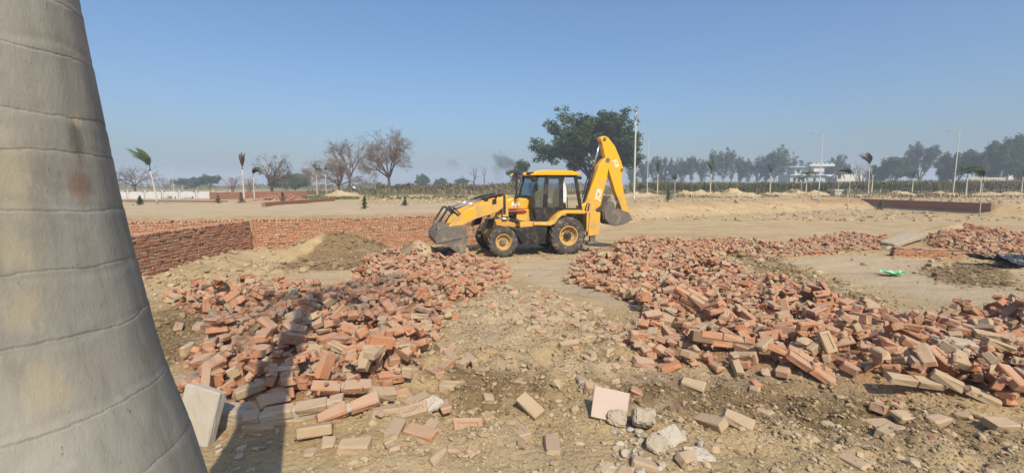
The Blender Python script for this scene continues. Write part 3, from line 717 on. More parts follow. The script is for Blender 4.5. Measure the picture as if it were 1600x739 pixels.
p = on_heap(1500, 500); masonry('masonry_chunk', 'long dark chunk of bonded bricks sloping at the right heap\'s far edge', (p.x, p.y, p.z-.10), 3, 1, 2, Euler((math.radians(8), math.radians(16), math.radians(-30))), 'brick', 0, 'mud_mortar', 15, ragged=0)
p = on_heap(1560, 520); masonry('masonry_chunk', 'chunk of bonded bricks with a mossy yellowish end at the right edge', (p.x, p.y, p.z-.12), 2, 1, 2, Euler((math.radians(10), math.radians(8), math.radians(-20))), 'brick', 1, 'mud_mortar', 16, ragged=0)
p = on_heap(1490, 515); rough_slab('concrete_block', 'pale whitish block lying level under the long dark chunk', 'concrete block', (p.x-.1, p.y-.1, p.z-.12), (.36, .16, .11), (8, 6, -10), 'concrete', 17, .008)
p = on_heap(1430, 595); masonry('masonry_chunk', 'pale dusty pair of bonded bricks at the right heap\'s near foot', (p.x, p.y, p.z-.02), 2, 1, 1, Euler((math.radians(12), math.radians(8), math.radians(-8))), 'brick', 1, 'mud_mortar', 18, ragged=0)
p = on_heap(1510, 600); masonry('masonry_chunk', 'long pale chunk of two bonded bricks sliding down the right heap\'s near face', (p.x, p.y, p.z-.06), 2, 1, 1, Euler((math.radians(10), math.radians(20), math.radians(-34))), 'brick', 1, 'mud_mortar', 19, ragged=0)

# the tile with its mortar, and the pale fragments round it
p = at(955, 655, 0)
t_ = rough_slab('floor_tile', 'square pinkish white tile propped up facing the camera, mortar lump on its lower corner', 'tile', (p.x, p.y+.05, p.z+.09), (.27, .035, .235), (-38, 8, -12), 'tile', 20, .0012)
rough_slab('mortar_lump', None, None, (.06, -.035, -.09), (.13, .05, .09), (0, 0, 0), 'concrete', 21, .016, parent=t_)
p = at(1005, 668); rough_slab('concrete_block', 'rough grey brick sized block standing right of the pinkish tile', 'concrete block', (p.x, p.y, p.z+.07), (.15, .12, .27), (52, 0, -12), 'concrete', 22, .012)
p = at(1050, 692); rough_slab('plaster_fragment', 'flat whitish plaster flake, the palest piece right of the grey block', 'plaster fragment', (p.x, p.y, p.z+.05), (.15, .13, .04), (26, -12, 24), 'plaster', 23, .010)
p = at(1024, 702); rough_slab('plaster_fragment', 'grey broken plaster lump left of the whitish flake', 'plaster fragment', (p.x, p.y, p.z+.04), (.12, .12, .06), (34, 20, -30), 'concrete', 24, .014)
p = at(1092, 716); rough_slab('plaster_fragment', 'wide pale plaster piece lying flat below the whitish flake', 'plaster fragment', (p.x, p.y, p.z+.02), (.18, .12, .05), (14, 8, 14), 'plaster', 25, .014)
p = at(930, 612); rough_slab('plaster_fragment', 'small crumpled grey mortar lump behind the pinkish tile', 'plaster fragment', (p.x-.05, p.y+.02, p.z+.03), (.16, .13, .1), (14, 8, 44), 'concrete', 26, .02)
p = at(665, 640); rough_slab('plaster_fragment', 'curled pale plaster flake beside the lettered brick', 'plaster fragment', (p.x+.02, p.y, p.z+.02), (.20, .13, .04), (20, -18, 44), 'plaster', 27, .014)
rg = np.random.default_rng(5)
for i in range(84):
    px, py = (rg.normal(1002, 34), rg.normal(700, 20)) if i < 70 else (rg.normal(345, 28), rg.normal(705, 20))
    p = at(px, min(py, 738)); s = rg.uniform(.012, .048)
    stone('mortar_fragment', 'pale mortar crumb in the spill of fragments below the pinkish tile' if i < 70 else 'grey mortar crumb on the shaded ground beside the palm', 'mortar fragment', (p.x, p.y, p.z+s*.25), s, 100+i, 'plaster' if rg.random() < .3 else 'concrete', 'crumbs below the tile' if i < 70 else 'crumbs beside the palm')
# --- right middle ground: slab, wall remnant, sheets
p = at(1425, 385); rough_slab('concrete_beam', 'grey concrete beam lying sloped beside the wall remnant', 'concrete beam', (p.x-.1, p.y+.3, p.z+.22), (1.5, .55, .16), (6, -14, 12), 'concrete', 40, .01)
def sheet(name, label, cat, p, w, h, mat, seed, amp, rz):
    n = 14; m = MB(); vs = []
    for i in range(n+1):
        for j in range(n+1):
            u, v = i/n-.5, j/n-.5; e = 1+.25*math.sin(5*u+seed)-.2*math.cos(7*v)
            vs.append((u*w*e, v*h*e, amp*(.25+float(fbm(u*3+seed, v*3, .8, 3, seed))*.9+.4*abs(u)*2)))
    m.add(vs, [(i*(n+1)+j, (i+1)*(n+1)+j, (i+1)*(n+1)+j+1, i*(n+1)+j+1) for i in range(n) for j in range(n)])
    o = m.build(name, M[mat], recalc=False); o.location = p; o.rotation_euler = (0, 0, rz)
    s_ = o.modifiers.new('thick', 'SOLIDIFY'); s_.thickness = .004; tag(o, label, cat); return o
p = at(1397, 431); sheet('plastic_sheet', 'crumpled light green plastic sheet lying on the bare sand', 'plastic sheet', (p.x, p.y, p.z+.03), .42, .30, 'green_sheet', 3, .11, -.5)
p = at(1585, 416); sheet('tarpaulin', 'crumpled black plastic tarpaulin by the right edge below the brick scatter', 'tarpaulin', (p.x, p.y, p.z+.08), 1.5, .8, 'tarp', 5, .3, .1)
p = at(1480, 404); masonry('wall_remnant', 'low remnant of brick wall, four courses high, on the sand at right', (p.x-.35, p.y+.35, p.z+.10), 8, 3, 5, Euler((0, 0, math.radians(-20))), 'brick', 0, 'mud_mortar', 44, ragged=.55, cat='wall remnant')
for i, (px, py) in enumerate([(1466, 432), (1570, 447), (1432, 344), (228, 437)]):
    p = at(px, py); rough_slab('stray_block', ['small dark block on the trampled sand right of the green sheet', 'low dark lump of masonry near the right edge of the sand', 'small pale block lying near the dark retaining wall', 'pale brick stub at the foot of the brick wall beside the palm'][i], 'block', (p.x, p.y, p.z+.04), (.22, .14, .1), (10, 8, 30*i), ['mud_mortar', 'mud_mortar', 'plaster', 'brick_dusty'][i], 60+i, .01)

# --- the heaps: the 300 bricks that show largest are things, the rest one mass
cand = []
keep = []
for i, (pile, vi, dus, P, A, top) in enumerate(BR):
    if any((P[0]-a)**2+(P[1]-b)**2 < c*c for a, b, c in TAKEN if True): continue
    keep.append(i)
    d = math.hypot(P[1], P[2]-HC); px = 800+FPX*P[0]/P[1]; pyy = 369.5+FPX*(((HC-P[2])*math.cos(PITCH)-P[1]*math.sin(PITCH))/(P[1]*math.cos(PITCH)+(HC-P[2])*math.sin(PITCH)))
    if not (4 < px < 1596 and pyy < 735): continue
    tr_edge = np.interp(pyy, [400, 520, 590, 660, 739], [215, 245, 270, 300, 325])
    if px < tr_edge+6: continue
    # seen from the camera: march towards it over the settled heap
    ok = True; s0 = np.array((P[0], P[1], top)); dv = np.array((0, 0, HC))-s0; dv /= np.linalg.norm(dv)
    for k in (.10, .18, .28, .4):
        q = s0+dv*k
        if hm(q[0], q[1]) > q[2]+.015: ok = False; break
    if not ok or hm(P[0], P[1]) > top+.02: continue
    cand.append((VAR[vi][2][0]/d, i))
cand.sort(reverse=True)
NBRICK = 300-len(HANDBRICKS)
sel = [i for _, i in cand[:NBRICK]]; selset = set(sel)
LAND = [(*(at(px, py, 0, False)[:2]), t) for px, py, t in (
    (310, 470, 'at the dark soil edge of the left heap'), (390, 480, 'by the tall orange chunk on the left heap'), (470, 480, 'on the left heap before the grey soil mound'), (380, 560, 'on the left heap near the palm'),
    (480, 560, 'along the palm shadow on the left heap'), (560, 600, 'by the flat pinkish chunk on the left heap'), (640, 560, 'at the bare mound side of the left heap'), (620, 490, 'in the middle between left heap and digger'), (700, 430, 'below the digger bucket'),
    (940, 410, 'behind the rear wheel side of the right heap'), (1000, 430, 'beside the sandy path on the right heap'), (1078, 480, 'by the shaded wedge on the right heap'), (1130, 525, 'by the layered chunk on the right heap'), (1190, 450, 'on the right heap below the trampled soil'),
    (1266, 570, 'by the pink sloping slab on the right heap'), (1320, 520, 'in the middle of the right heap'), (1400, 560, 'on the right heap above its near foot'), (1430, 600, 'at the near foot of the right heap'), (1500, 510, 'by the long dark chunk on the right heap'), (1560, 580, 'by the right edge of the right heap'),
    (1030, 560, 'at the path end of the right heap'), (1200, 385, 'in the thin scatter behind the right heap'), (1530, 380, 'by the wall remnant'), (860, 500, 'on the bare mound'), (950, 520, 'between bare mound and right heap'), (760, 660, 'around the clean orange brick'), (880, 690, 'left of the pinkish tile'), (1050, 640, 'right of the pinkish tile'), (1300, 680, 'in the brown right foreground'), (1500, 690, 'in the right foreground corner'), (600, 690, 'by the bonded course'))]
for i in sel:
    pile, vi, dus, P, A, top = BR[i]; kind = VAR[vi][3]
    o = bpy.data.objects.new('brick' if kind != 'broken' else 'broken_brick', VARME[dus][vi]); link(o)
    o.matrix_world = Matrix.Translation(P) @ Matrix(A.tolist()).to_4x4()
    look = {'whole': 'whole', 'frog': 'frogged', 'broken': 'broken'}[kind]+(' dusty' if dus else ' red')
    up = np.abs(A[2]); k_ = int(up.argmax()); pose = ('lying flat', 'on edge', 'on end')[{2: 0, 1: 1, 0: 2}[k_]] if up[k_] > .93 else ('tilted flat', 'tilted on edge', 'tipped on end')[{2: 0, 1: 1, 0: 2}[k_]]
    near = min(LAND, key=lambda q: (P[0]-q[0])**2+(P[1]-q[1])**2)[2]
    tag(o, f'{look} brick {pose} {near}', 'brick', f'{look} bricks {pose} {near}')
VV = []; QQ = []; TT = []; rq = []; rt = []; mq = []; mt = []; n0 = 0; rr = np.random.default_rng(3)
for i in keep:
    if i in selset: continue
    pile, vi, dus, P, A, top = BR[i]; v, f = VAR[vi][0], VAR[vi][1]; VV.append(v @ A.T+P); r_ = rr.random()
    for ff in f:
        if len(ff) == 4: QQ.append([a+n0 for a in ff]); rq.append(r_); mq.append(dus)
        else: TT.append([a+n0 for a in ff]); rt.append(r_); mt.append(dus)
    n0 += len(v)
o = np_mesh('brick_rubble', np.vstack(VV), np.array(QQ), np.array(TT), (M['brick'], M['brick_dusty']), np.array(rq), np.array(rt), mi=np.array(mq+mt))
tag(o, 'mass of small and far bricks filling out the rubble heaps', 'brick rubble', kind='stuff')
print('bricks', len(BR), 'things', len(sel), 'mass', len(keep)-len(sel))

# --- clods of earth and chips of brick lying about
def scatter(n, seed, y0, y1, wfun, x0=-13., x1=20.):
    r = np.random.default_rng(seed); out = []
    while len(out) < n:
        y = y0*(y1/y0)**r.random(4000); x = r.uniform(-1, 1, 4000)*1.25*y
        ok = (x > x0) & (x < x1) & (r.random(4000) < wfun(x, y)); out += list(zip(x[ok], y[ok]))
    a = np.array(out[:n]); return a, r
dark = lambda x, y: gsample(DARK, x, y)
a, r = scatter(22000, 51, 2.3, 17, lambda x, y: np.clip(.10+gsample(ROUGH, x, y)*1.1-gsample(DARK, x, y)-.4*gsample(PALE, x, y)*(y > 7), .015, 1))
S = np.minimum(.004+r.gamma(1.05, .0095, len(a)), .075)*np.clip(a[:, 1]/5, .75, 3.0)
o = lumps('earth_clods', r, np.column_stack([a, terrain(a[:, 0], a[:, 1])+S*.2]), S, M['clod']); tag(o, 'dry tan clods of earth strewn over the rubble ground', 'earth clods', kind='stuff')
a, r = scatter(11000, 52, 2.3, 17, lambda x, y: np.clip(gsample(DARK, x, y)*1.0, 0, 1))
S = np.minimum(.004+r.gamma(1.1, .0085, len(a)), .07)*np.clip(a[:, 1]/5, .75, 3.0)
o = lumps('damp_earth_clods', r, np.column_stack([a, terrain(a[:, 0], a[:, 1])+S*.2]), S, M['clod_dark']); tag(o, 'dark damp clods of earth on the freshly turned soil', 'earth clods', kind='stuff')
red = blur(np.clip(RED, 0, 1), .3)
a, r = scatter(7000, 53, 2.3, 20, lambda x, y: np.clip(gsample(red, x, y)*1.3-.12, 0, 1))
S = np.minimum(.006+r.gamma(1.2, .010, len(a)), .045)*np.clip(a[:, 1]/6, .8, 1.5)
o = lumps('brick_chips', r, np.column_stack([a, np.maximum(gsample(HM, a[:, 0], a[:, 1])-.02, terrain(a[:, 0], a[:, 1]))+S*.2]), S, M['chips']); tag(o, 'small chips of broken red brick among the heaps', 'brick chips', kind='stuff')

# ------------------------------------------------------------------ brick walls of the pit
def brick_wall(name, label, a, b, z0, z1, seed, max_parts, headers=.55, core_t=.24, side=-1, part_span=None, top_course=True):
    """wall from a to b; its front (side -1: right of a->b) is laid brick by brick in rough bond on a mud core"""
    r = random.Random(seed); a = Vector((a[0], a[1], 0)); b = Vector((b[0], b[1], 0)); L = (b-a).length; ang = math.atan2(b.y-a.y, b.x-a.x)
    root = empty(name, (a.x, a.y, 0), ang, label, 'brick wall')
    m = MB(); m.box((L/2, -side*core_t/2, (z0+z1)/2-.05), (L, core_t-.02, z1-z0-.06)); m.build('wall_core', M['mud_mortar'], root)
    meshes = [VARME[0][i] for i in range(6)]; H = .0845; rest = MB(); VVr = []; parts = []
    n = int((z1-z0)/H)
    for k in range(n):
        z = z1-(k+.5)*H; x = -r.uniform(0, .2); top = top_course and k == 0
        while x < L:
            w = .112 if top else (.108 if r.random() < headers else .222); w *= r.uniform(.96, 1.05)
            if x+w > 0.02 and x < L-.02:
                x0, x1 = max(x, 0), min(x+w, L)
                if x1-x0 > .04 and not (top and r.random() < .05): parts.append(((x0+x1)/2, z+.010*math.sin(x*.9+seed)+.006*math.sin(x*2.7)+r.uniform(-.006, .006)+(r.uniform(-.012, .008) if top else 0), x1-x0-.011, r.uniform(-.012, .006)+(-.022 if r.random() < .07 else 0), top, r.random(), r.uniform(-.025, .025)))
            x += w
    if part_span: parts.sort(key=lambda q: (not (part_span[0] <= q[0] <= part_span[1]), q[1] < z0+.1, -q[1] if False else 0, abs(q[0]-sum(part_span)/2)))
    for i, (x, z, w, dy, top, rv, yaw) in enumerate(parts):
        dep = core_t+.012 if top else .10; yc = side*(.010+dy)+(-side)*(dep/2)
        vi = int(rv*6) % 6; d = VAR[vi][2]; scl = (w/d[0], dep/d[1], (H-.011)/d[2])
        if i < max_parts:
            o = bpy.data.objects.new('brick', meshes[vi]); link(o, root); o.location = (x, yc, z); o.scale = scl; o.rotation_euler = (0, 0, yaw)
        else:
            R = np.array(Matrix.Rotation(yaw, 3, 'Z')); rest.add((VAR[vi][0]*np.array(scl)) @ R.T+np.array((x, yc, z)), VAR[vi][1], rv)
    if rest.v:
        o = rest.build('brickwork', M['brick'], root, rnd=True, recalc=False); tag(o, kind='stuff')
    return root
WZ = 1.17
cx, cy = -9.09, 15.56
# far wall: first from the corner to the bucket, then on to the left beyond the side wall
brick_wall('brick_wall', 'long sunlit brick retaining wall facing the camera behind the digger', (cx, cy), (-.6, 18.55), -.12, WZ, 3, 300, .6, part_span=(0, 4.2))
brick_wall('brick_wall', 'stretch of sunlit brick wall seen over the shaded wall beside the palm', (-14.2, 14.3), (cx-.27, cy-.085), -.12, WZ, 4, 120, .6, part_span=(.5, 4.6))
brick_wall('brick_wall', 'shaded brick wall running toward the camera beside the palm', (cx+.05, 9.4), (cx+.0, cy-.03), -.15, WZ-.012, 5, 300, .42, side=-1, part_span=(1.3, 6.0))
# ------------------------------------------------------------------ the backhoe loader (own axes: x to its rear, y away from the camera, z up)
PHI = math.radians(16.2)
gz = float(terrain(.8, 14.9, False))
mach = empty('backhoe_loader', (-.272, 14.494, 0.0), PHI, 'yellow and black backhoe loader with raised rear arm standing between the brick heaps', 'backhoe loader')
def part(mb, name, mat, parent=mach, **k): return mb.build(name, M[mat], parent, **k)
def mk(): return MB()

def wheel(name, x, y, z, R, W, rimR, side, lugs):
    """tyre with chevron lugs, dished rim and hub; side -1 shows its outer face to the camera"""
    m = mk(); h = W/2
    m.lathe([(rimR*.96, -h*.80), (rimR*1.02, -h*.92), (R*.80, -h*1.0), (R*.93, -h*.92), (R*.965, -h*.7), (R*.972, 0), (R*.965, h*.7), (R*.93, h*.92), (R*.80, h), (rimR*1.02, h*.92), (rimR*.96, h*.80)], n=48, cap=False)
    t = part(m, name, 'rubber', smooth=True, origin=None); t.location = (x, y, z)
    m = mk()
    for i in range(lugs):
        for sd in (-1, 1):
            a0 = 2*math.pi*(i+.25*(sd+1))/lugs; da = .26*(22/lugs); hh = R*.030; pts = []
            for k, (u, v) in enumerate(((0, -.05), (.5, .45), (1, .97))):
                a = a0+da*u; rad = R*(.975-.03*max(0, u-.6)*2); pts.append((a, rad, sd*h*v))
            vs = []
            for a, rad, yy in pts:
                wd = .055*22/lugs*.62
                for aa, rr2 in ((a-wd, rad-.02), (a-wd*.75, rad+hh), (a+wd*.75, rad+hh), (a+wd, rad-.02)): vs.append((rr2*math.cos(aa), yy, rr2*math.sin(aa)))
            # shoulder of the lug folds down the sidewall
            a, rad, yy = pts[-1]; wd = .055*22/lugs*.62
            for aa, rr2 in ((a-wd+.04, R*.86), (a-wd*.75+.04, R*.875), (a+wd*.75+.04, R*.875), (a+wd+.04, R*.86)): vs.append((rr2*math.cos(aa), sd*h*1.04, rr2*math.sin(aa)))
            fs = [(q*4+j, q*4+j+1, q*4+j+5, q*4+j+4) for q in range(3) for j in range(3)]+[(0, 1, 2, 3), (12, 13, 14, 15)]
            m.add(vs, fs)
    part(m, 'tread', 'rubber', t)
    m = mk(); o = side
    m.lathe([(rimR*.99, o*h*.86), (rimR*.99, o*h*.93), (rimR*.90, o*h*.93), (rimR*.82, o*h*.55), (rimR*.78, o*h*.20), (rimR*.45, o*h*.16), (rimR*.42, o*h*.30), (0, o*h*.30)], n=40, cap=False)
    m.lathe([(rimR*.99, -o*h*.86), (rimR*.90, -o*h*.9), (rimR*.80, -o*h*.3), (0, -o*h*.3)], n=32, cap=False)
    rim = part(m, 'rim', 'yellow', t, smooth=False, bevel=0)
    m = mk(); m.lathe([(rimR*.40, o*h*.28), (rimR*.38, o*h*.62), (rimR*.26, o*h*.72), (0, o*h*.72)], n=20)
    for i in range(8):
        a = i*math.pi/4; m.tube((rimR*.58*math.cos(a), o*h*.14, rimR*.58*math.sin(a)), (rimR*.58*math.cos(a), o*h*.27, rimR*.58*math.sin(a)), rimR*.05, n=6)
    part(m, 'hub', 'black' if R > .6 else 'steel', t)
    return t
wheel('front_wheel', 0, .16, .51, .505, .32, .27, -1, 20); wheel('front_wheel', 0, 2.04, .51, .505, .32, .27, 1, 20)
wheel('rear_wheel', 2.30, .22, .645, .65, .44, .345, -1, 22); wheel('rear_wheel', 2.30, 1.98, .645, .65, .44, .345, 1, 22)

# underframe and axles
m = mk(); m.box((1.6, 1.1, .78), (3.3, .62, .30)); m.box((.1, 1.1, .92), (.9, .5, .3)); part(m, 'chassis', 'black', bevel=.02)
m = mk(); m.tube((0, .32, .52), (0, 1.88, .52), .10, n=10); m.prism([(-.42, .70), (-.30, .96), (.05, 1.02), (.20, .78), (.12, .50), (-.20, .44)], .62, 1.58); part(m, 'front_axle', 'yellow', bevel=.02)
m = mk(); m.tube((2.3, .44, .65), (2.3, 1.76, .65), .16, n=12); part(m, 'rear_axle', 'black')
# front mudguards
for y in (.02, 1.86):
    m = mk(); m.prism([(-.66, .88), (-.52, 1.28), (-.18, 1.31), (-.16, 1.28), (-.50, 1.25), (-.63, .87)], y, y+.34); m.prism([(-.66, .88), (-.52, 1.28), (-.18, 1.30), (-.30, .93)], y+.30, y+.32)
    part(m, 'mudguard', 'black', bevel=.008)
# tool and battery box with steps
m = mk(); m.prism([(.36, .93), (1.56, 1.02), (1.48, .44), (.66, .44)], .08, .55); part(m, 'side_box', 'black', bevel=.02)
m = mk(); m.prism([(.50, .87), (1.48, .95), (1.42, .52), (.72, .52)], .065, .08); b = part(m, 'box_lid', 'black', bevel=.006)
m = mk(); m.box((.98, .055, .76), (.05, .02, .06)); m.box((1.12, .055, .765), (.05, .02, .06)); part(m, 'latch', 'chrome', b)
m = mk(); m.prism([(.64, .44), (1.50, .44), (1.50, .41), (.64, .41)], .02, .5); part(m, 'step', 'black')
# bonnet
m = mk(); m.prism([(.27, 1.52), (.27, 1.83), (.45, 1.92), (.75, 1.925), (1.05, 1.90), (1.16, 1.80), (1.18, 1.54)], .74, 1.46); hood = part(m, 'bonnet', 'yellow', bevel=.05)
text_mesh('lettering', 'JCB', .175, .004, M['white'], hood, (.62, .732, 1.715), (math.pi/2, 0, 0), .006, 1.05)
m = mk(); m.prism([(.15, 1.0), (.30, 1.52), (1.15, 1.54), (1.15, 1.05)], .82, 1.38); part(m, 'engine_block', 'black', bevel=.02)
m = mk(); m.prism([(.62, 1.12), (.66, 1.52), (1.15, 1.54), (1.20, 1.08)], .66, .78); part(m, 'engine_panel', 'yellow', bevel=.02)
m = mk(); m.tube((.26, .62, 1.47), (.92, .62, 1.475), .05, n=10); m.tube((.92, .62, 1.475), (.98, .62, 1.475), .03, n=8); part(m, 'red_reservoir', 'red')
m = mk(); m.path([(.30, .6, 1.32), (.42, .58, 1.38), (.55, .60, 1.22), (.66, .6, 1.18), (.60, .6, 1.10)], .028, 8); m.path([(.36, .66, 1.22), (.5, .62, 1.14), (.62, .62, 1.26)], .022, 8); part(m, 'hose', 'black', smooth=True)
for y in (.64, 1.50):
    m = mk(); m.prism([(-.30, .94), (-.06, 1.50), (.30, 1.62), (.34, 1.30), (.62, 1.05), (.62, .92), (.15, .80)], y, y+.06); part(m, 'front_frame', 'yellow', bevel=.02)
m = mk(); m.prism([(.60, 1.14), (.60, .96), (1.60, 1.02), (1.60, 1.12)], .12, .60); part(m, 'running_board', 'yellow', bevel=.015)
# exhaust
m = mk(); m.path([(.62, .62, 1.90), (.62, .62, 2.05)], .055, 12); m.path([(.62, .62, 2.05), (.62, .62, 2.74), (.60, .62, 2.79)], .036, 12); part(m, 'exhaust_stack', 'black', smooth=False)
m = mk(); m.tube((.86, .86, 1.92), (.86, .86, 2.03), .10, n=14); part(m, 'air_cleaner', 'black', bevel=.01)

# front loader: tower, arms, links, cylinders
for y in (.46, 1.62):
    m = mk(); m.prism([(.10, 1.30), (.08, 1.98), (.16, 2.06), (.27, 2.02), (.30, 1.30)], y, y+.12); part(m, 'loader_tower', 'yellow', bevel=.015)
    m = mk(); m.prism([(.11, 1.40), (.10, 2.05), (.19, 2.05), (.20, 1.40)], y-.025, y-.002); part(m, 'tower_plate', 'black', bevel=.006)
arm = [(.15, 1.97), (-.25, 1.875), (-.60, 1.76), (-1.14, 1.55), (-1.55, 1.20), (-1.72, 1.05), (-1.72, .94), (-1.62, .92), (-1.15, 1.10), (-.80, 1.26), (-.42, 1.36), (-.10, 1.46), (.14, 1.62)]
for y in (.44, 1.62):
    m = mk(); m.prism(arm, y, y+.14); part(m, 'loader_arm', 'yellow', bevel=.018)
    m = mk(); m.prism([(-.27, 1.885), (-.27, 1.72), (-.13, 1.74), (-.13, 1.91)], y-.012, y-.002); part(m, 'wear_pad', 'black')
    yy = y+.20
    m = mk(); m.tube((.20, yy, 2.07), (-.52, yy, 1.90), .048, n=12); m.tube((-.50, yy, 1.905), (-.54, yy, 1.895), .056, n=12); part(m, 'bucket_cylinder', 'black')
    m = mk(); m.tube((-.52, yy, 1.90), (-1.44, yy, 1.585), .026, n=10); part(m, 'cylinder_rod', 'chrome', smooth=True)
    m = mk(); m.path([(.20, yy-.07, 2.09), (-.5, yy-.07, 1.965), (-.62, yy-.07, 1.90)], .016, 6); part(m, 'hydraulic_pipe', 'black')
    m = mk()
    m.path([(-2.06, yy-.05, 1.08), (-1.72, yy-.05, 1.60), (-1.66, yy-.05, 1.615), (-1.60, yy-.05, 1.57)], .036, 8); m.path([(-1.66, yy-.05, 1.61), (-1.28, yy-.05, 1.28)], .034, 8)
    m.path([(-1.86, yy+.06, 1.02), (-1.50, yy+.06, 1.60), (-1.06, yy-.0, 1.19)], .030, 8); m.tube((-1.50, yy-.08, 1.59), (-1.50, yy+.1, 1.59), .045, n=10)
    part(m, 'tipping_link', 'black', bevel=.004)
    m = mk(); m.tube((-.14, y-.09, 1.29), (.52, y-.09, 1.16), .034, n=10); part(m, 'cylinder_rod', 'chrome', smooth=True)
    m = mk(); m.tube((.30, y-.09, 1.205), (1.05, y-.09, 1.045), .055, n=12); m.tube((-.14, y-.14, 1.29), (-.14, y+.02, 1.29), .055, n=10); part(m, 'lift_cylinder', 'black')
m = mk(); m.tube((-1.15, .55, 1.33), (-1.15, 1.65, 1.33), .07, n=12); part(m, 'arm_crossbar', 'yellow')
# bucket, tipped forward: shell of plate with end plates, teeth along the lip
A_, B_, C_, D_, E_ = (-2.22, .86), (-1.40, 1.06), (-1.33, .72), (-1.46, .12), (-2.25, .56)
E2 = (-2.30, .70); T_ = (-1.85, 1.01)
m = mk()
outer = [E_, E2, A_, T_, B_, C_, D_]; inner = [(-2.22, .58), (-2.265, .70), (-2.19, .84), (-1.85, .98), (-1.43, 1.025), (-1.37, .72), (-1.49, .135)]
m.prism(outer+inner[::-1], .04, 2.16); bk = part(m, 'front_bucket', 'steel'); bk.location = (.26, 0, -.07); bk.scale = (1.08, 1, 1.08)
for y0 in (0.0, 2.16):
    m = mk(); m.prism([E_, E2, A_, T_, B_, C_, D_, (-1.95, .50)], y0, y0+.04); part(m, 'end_plate', 'steel', bk, bevel=.006)
m = mk(); m.prism([(-2.27, .55), (-2.24, .62), (-1.34, .80), (-1.31, .73)], -.025, 0); part(m, 'edge_strip', 'steel', bk, bevel=.006)
m = mk(); m.box((-1.475, 1.1, .125), (.05, 2.18, .06)); m.box((-2.25, 1.1, .56), (.06, 2.18, .05)); part(m, 'cutting_edge', 'steel', bk)
for i in range(7):
    y = .12+i*.327; m = mk(); m.add([(-1.50, y-.05, .16), (-1.44, y-.05, .16), (-1.44, y+.05, .16), (-1.50, y+.05, .16), (-1.515, y-.028, .0), (-1.495, y-.028, .0), (-1.495, y+.028, .0), (-1.515, y+.028, .0)], [(0, 1, 2, 3), (4, 5, 6, 7), (0, 1, 5, 4), (1, 2, 6, 5), (2, 3, 7, 6), (3, 0, 4, 7)]); part(m, 'bucket_tooth', 'steel', bk)
for y in (.50, .70, 1.50, 1.70):
    m = mk(); m.prism([(-2.18, .86), (-2.18, 1.10), (-2.04, 1.17), (-1.78, 1.02)], y, y+.04); part(m, 'hinge_lug', 'steel', bk)

# cab
cab_y0, cab_y1 = .34, 1.86
m = mk(); m.prism([(.98, 2.71), (1.10, 2.75), (1.20, 2.82), (1.5, 2.86), (2.5, 2.85), (2.78, 2.77), (2.84, 2.69), (1.02, 2.68)], .26, 1.94); roof = part(m, 'cab_roof', 'yellow', bevel=.03)
m = mk(); m.prism([(.80, 2.70), (.86, 2.78), (1.14, 2.80), (1.16, 2.70)], .27, 1.93); part(m, 'roof_visor', 'black', roof, bevel=.015)
m = mk(); m.prism([(.74, 2.69), (.79, 2.77), (.86, 2.78), (.86, 2.68)], .27, .40); m.prism([(.74, 2.69), (.79, 2.77), (.86, 2.78), (.86, 2.68)], 1.80, 1.93); part(m, 'work_lamp', 'yellow', roof, bevel=.01)
for y in (.32, 1.84):
    m = mk(); m.tube((2.74, y, 2.62), (2.86, y, 2.60), .055, n=12); part(m, 'rear_lamp', 'black', roof)
def bar(m, x0, z0, x1, z1, y, w=.07, d=.07):
    a, b = Vector((x0, 0, z0)), Vector((x1, 0, z1)); n = Vector((-(b-a).z, 0, (b-a).x)).normalized()*w/2
    m.prism([((a+n).x, (a+n).z), ((b+n).x, (b+n).z), ((b-n).x, (b-n).z), ((a-n).x, (a-n).z)], y, y+d)
for y, s in ((cab_y0, -1), (cab_y1-.07, 1)):
    m = mk()
    bar(m, 1.30, 2.70, 1.12, 2.00, y, .09); bar(m, 1.12, 2.02, 1.14, 1.60, y, .10); bar(m, 1.14, 1.62, 1.34, 1.20, y, .10)      # front post
    bar(m, 1.60, 2.70, 1.52, 1.54, y, .08); bar(m, 2.16, 2.70, 2.18, 1.50, y, .10); bar(m, 2.66, 2.70, 2.90, 1.48, y, .11)      # centre and rear posts
    bar(m, 1.26, 2.655, 2.70, 2.655, y, .07); bar(m, 1.52, 1.55, 2.92, 1.53, y, .06)
    part(m, 'cab_frame', 'black', bevel=.01)
m = mk(); m.prism([(1.24, 1.13), (1.14, 1.62), (1.52, 1.60), (2.05, 1.52), (1.98, 1.46), (1.80, 1.36), (1.66, 1.13)], cab_y0-.02, cab_y0+.02); part(m, 'cab_side_panel', 'black', bevel=.008)
m = mk(); m.prism([(1.24, 1.13), (1.14, 1.62), (1.52, 1.60), (2.05, 1.52), (1.98, 1.46), (1.80, 1.36), (1.66, 1.13)], cab_y1-.02, cab_y1+.02); part(m, 'cab_side_panel', 'black', bevel=.008)
m = mk(); m.box((2.0, 1.1, 1.17), (1.7, 1.44, .10)); m.prism([(1.12, 1.2), (1.10, 1.98), (1.16, 2.0), (1.20, 1.2)], .42, 1.78); part(m, 'cab_floor', 'black')
